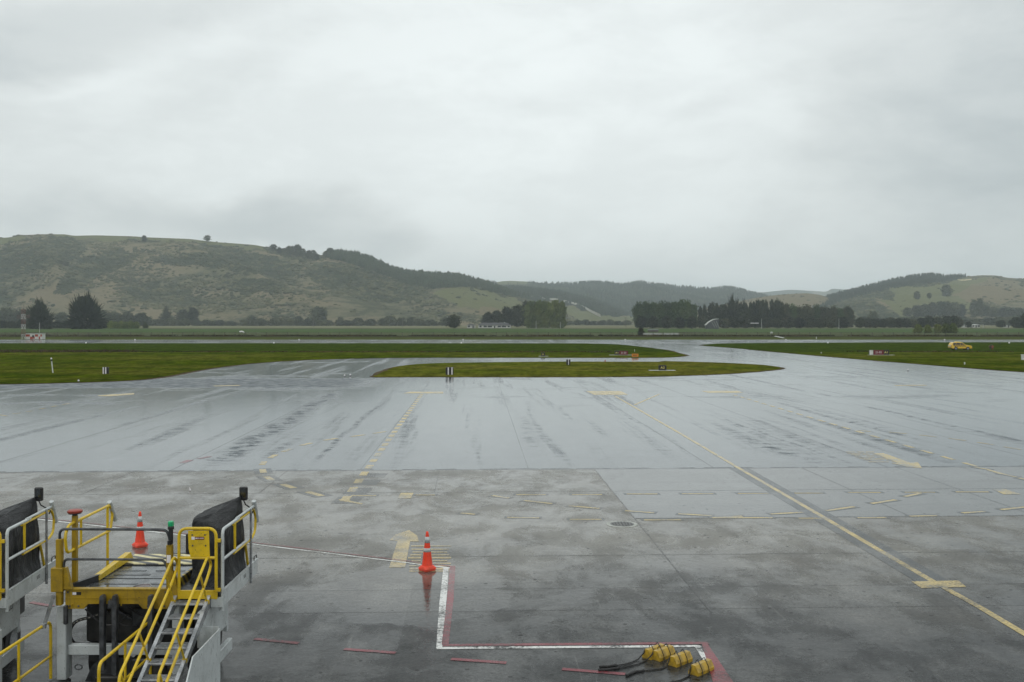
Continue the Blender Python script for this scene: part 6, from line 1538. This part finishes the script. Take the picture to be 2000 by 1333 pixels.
# curved white roof showing between the belt trees, and a white canopy
Yh = G(0, 642.5)[1] - 12; xa, xb = (1379 - CU) * Yh / F, (1404 - CU) * Yh / F; zt = H - (622.8 - VH) * Yh / F
t = thing('barrel_shed', ((xa + xb) / 2, Yh, 0), 'shed with a curved white roof among the trees of the middle belt', 'shed')
s = MB(); arcp = [(xa + (xb - xa) * k / 10, zt - 5.0 * (1 - k / 10) ** 2.2) for k in range(11)]
s.prism([(a, Yh, z) for a, z in arcp] + [(a, Yh, z - .45) for a, z in reversed(arcp)], (0, 7, 0)); s.build('roof', M['concrete'], t)
s = MB(); s.prism([(a, Yh + .3, z - .5) for a, z in arcp] + [(xb, Yh + .3, 0), (xa, Yh + .3, 0)], (0, 6, 0)); s.build('wall', M['darksteel'], t)
for k in range(3): s = MB(); s.bar((xa + 4 + k * 2, Yh - .1, zt - 1.8), (xa + 7 + k * 1.6, Yh - .1, 1.2), .35, .2); s.build('brace', M['concrete'], t)
Yh = G(0, 641.5)[1] - 14; xa, xb = (1468 - CU) * Yh / F, (1482 - CU) * Yh / F; zt = H - (631 - VH) * Yh / F
t = thing('open_shed', ((xa + xb) / 2, Yh, 0), 'small open shed with a flat white roof below the narrow dark spires', 'shed')
s = MB(); s.box((xa, Yh, zt - .6), (xb, Yh + 5, zt), .04); s.build('roof', M['signwhite'], t)
for xx in (xa + .4, xb - .4):
    for yy in (.4, 4.6): s = MB(); s.box((xx - .1, Yh + yy - .1, 0), (xx + .1, Yh + yy + .1, zt - .6)); s.build('post', M['timber'], t)
# power poles
for i, (u_, vb, vt, m_, desc) in enumerate([(432, 636.5, 621, 'wood_pole', 'at the gap in the hillfoot hedgerow'), (612, 640, 622, 'wood_pole', 'in front of the large domed tree'), (786, 640, 622, 'wood_pole', 'in the pale field left of the lone round tree'),
                                            (1047, 642, 627, 'concrete', 'in front of the dark farmhouse trees'), (1094.5, 642, 629, 'concrete', 'in front of the light green willows'), (1222, 640, 620, 'wood_pole', 'in the gap just left of the green belt'),
                                            (1352, 642, 623, 'concrete', 'at the right end of the green belt'), (1487.5, 642, 623, 'concrete', 'below the narrow dark spires'), (1638.5, 643, 622.5, 'concrete', 'in front of the even shelterbelt'),
                                            (1920.5, 641, 634, 'concrete', 'right of the two white cottages')]):
    x, y, _ = G(u_, vb); h = (vb - vt) * y / F; t = thing('power_pole', (x, y, 0), 'power pole ' + desc, 'power pole', 'power poles across the fields')
    s = MB(); s.tube([(x, y, 0), (x, y, h)], .24, 7, .15); s.build('pole', M[m_], t); s = MB(); s.box((x - 1.2, y - .1, h - .9), (x + 1.2, y + .08, h - .7)); s.build('crossarm', M['timber'], t)

# long rough grass: the ditch across the verges, the foot of the paddock fence
def tufts(name, segs, hmin, hmax, dens, mat, label, seed, spread=1.2):
    r = np.random.RandomState(seed); P = []
    for (x0, y0, x1, y1) in segs:
        L = math.hypot(x1 - x0, y1 - y0); n = int(L * dens); f = r.rand(n)
        k = fbm(f * L / 7.0, f * 0 + seed, 3, seed) > .34
        f = f[k]; P.append(np.stack([x0 + (x1 - x0) * f + r.normal(0, spread * .3, len(f)), y0 + (y1 - y0) * f + r.normal(0, spread, len(f)), np.full(len(f), 0.03)], -1))
    P = np.concatenate(P); n = len(P); hh = r.uniform(hmin, hmax, n)[:, None]; a = r.uniform(0, 3.14, n)[:, None]; wd = hh * r.uniform(.5, 1.3, (n, 1))
    d = np.concatenate([np.cos(a), np.sin(a), 0 * a], 1) * wd / 2; up = np.concatenate([r.normal(0, .25, (n, 2)) * hh, hh], 1)
    V = np.stack([P - d, P + d, P + d * .5 + up, P - d * .5 + up], 1).reshape(-1, 3)
    return tag(link(name, np_mesh(name, V, np.arange(n * 4).reshape(n, 4), mat)), label, 'long grass', kind='stuff')
M['rough'] = leaf_mat('rough_grass', (0.030, 0.036, 0.014, 1), (0.075, 0.055, 0.026, 1), 0.05, fs=.5)
M['roughdry'] = leaf_mat('dry_rough_grass', (0.085, 0.060, 0.030, 1), (0.06, 0.05, 0.022, 1), 0.08, fs=.5)
yd = G(0, 688.4)[1]
tufts('long_grass', [(-330, yd + 2, (1240 - CU) * yd / F, yd - 1), ((1570 - CU) * yd / F, yd + 2, 200, yd - 3)], .08, .26, 30, M['rough'], 'dark rough grass along the shallow ditch across both verges', 5, .9)
tufts('long_grass', [(-170, yd - 2, -75, yd + 3)], .12, .42, 30, M['roughdry'], 'rusty brown dry grass on the ditch bank at the far left', 6, 2.5)
tufts('long_grass', [(-330, Yf - 2, 330, Yf - 2)], .2, .6, 26, M['rough'], 'rough dark grass at the foot of the paddock fence', 7, 2.2)

# ================================================================== RAIN HAZE
hz = MB(); hz.box((-9100, -500, -1.2), (9100, 9100, 330))
M['haze'] = bpy.data.materials.new('rain_haze'); M['haze'].use_nodes = True
tr_ = M['haze'].node_tree; tr_.nodes.clear(); out = tr_.nodes.new('ShaderNodeOutputMaterial'); pv = tr_.nodes.new('ShaderNodeVolumePrincipled')
pv.inputs['Color'].default_value = (0.86, 0.95, 1.0, 1); pv.inputs['Density'].default_value = 0.00013; pv.inputs['Anisotropy'].default_value = 0.2
tr_.links.new(pv.outputs[0], out.inputs['Volume'])
tag(hz.build('haze', M['haze']), 'thin rain haze over the whole airfield', 'haze', kind='stuff')
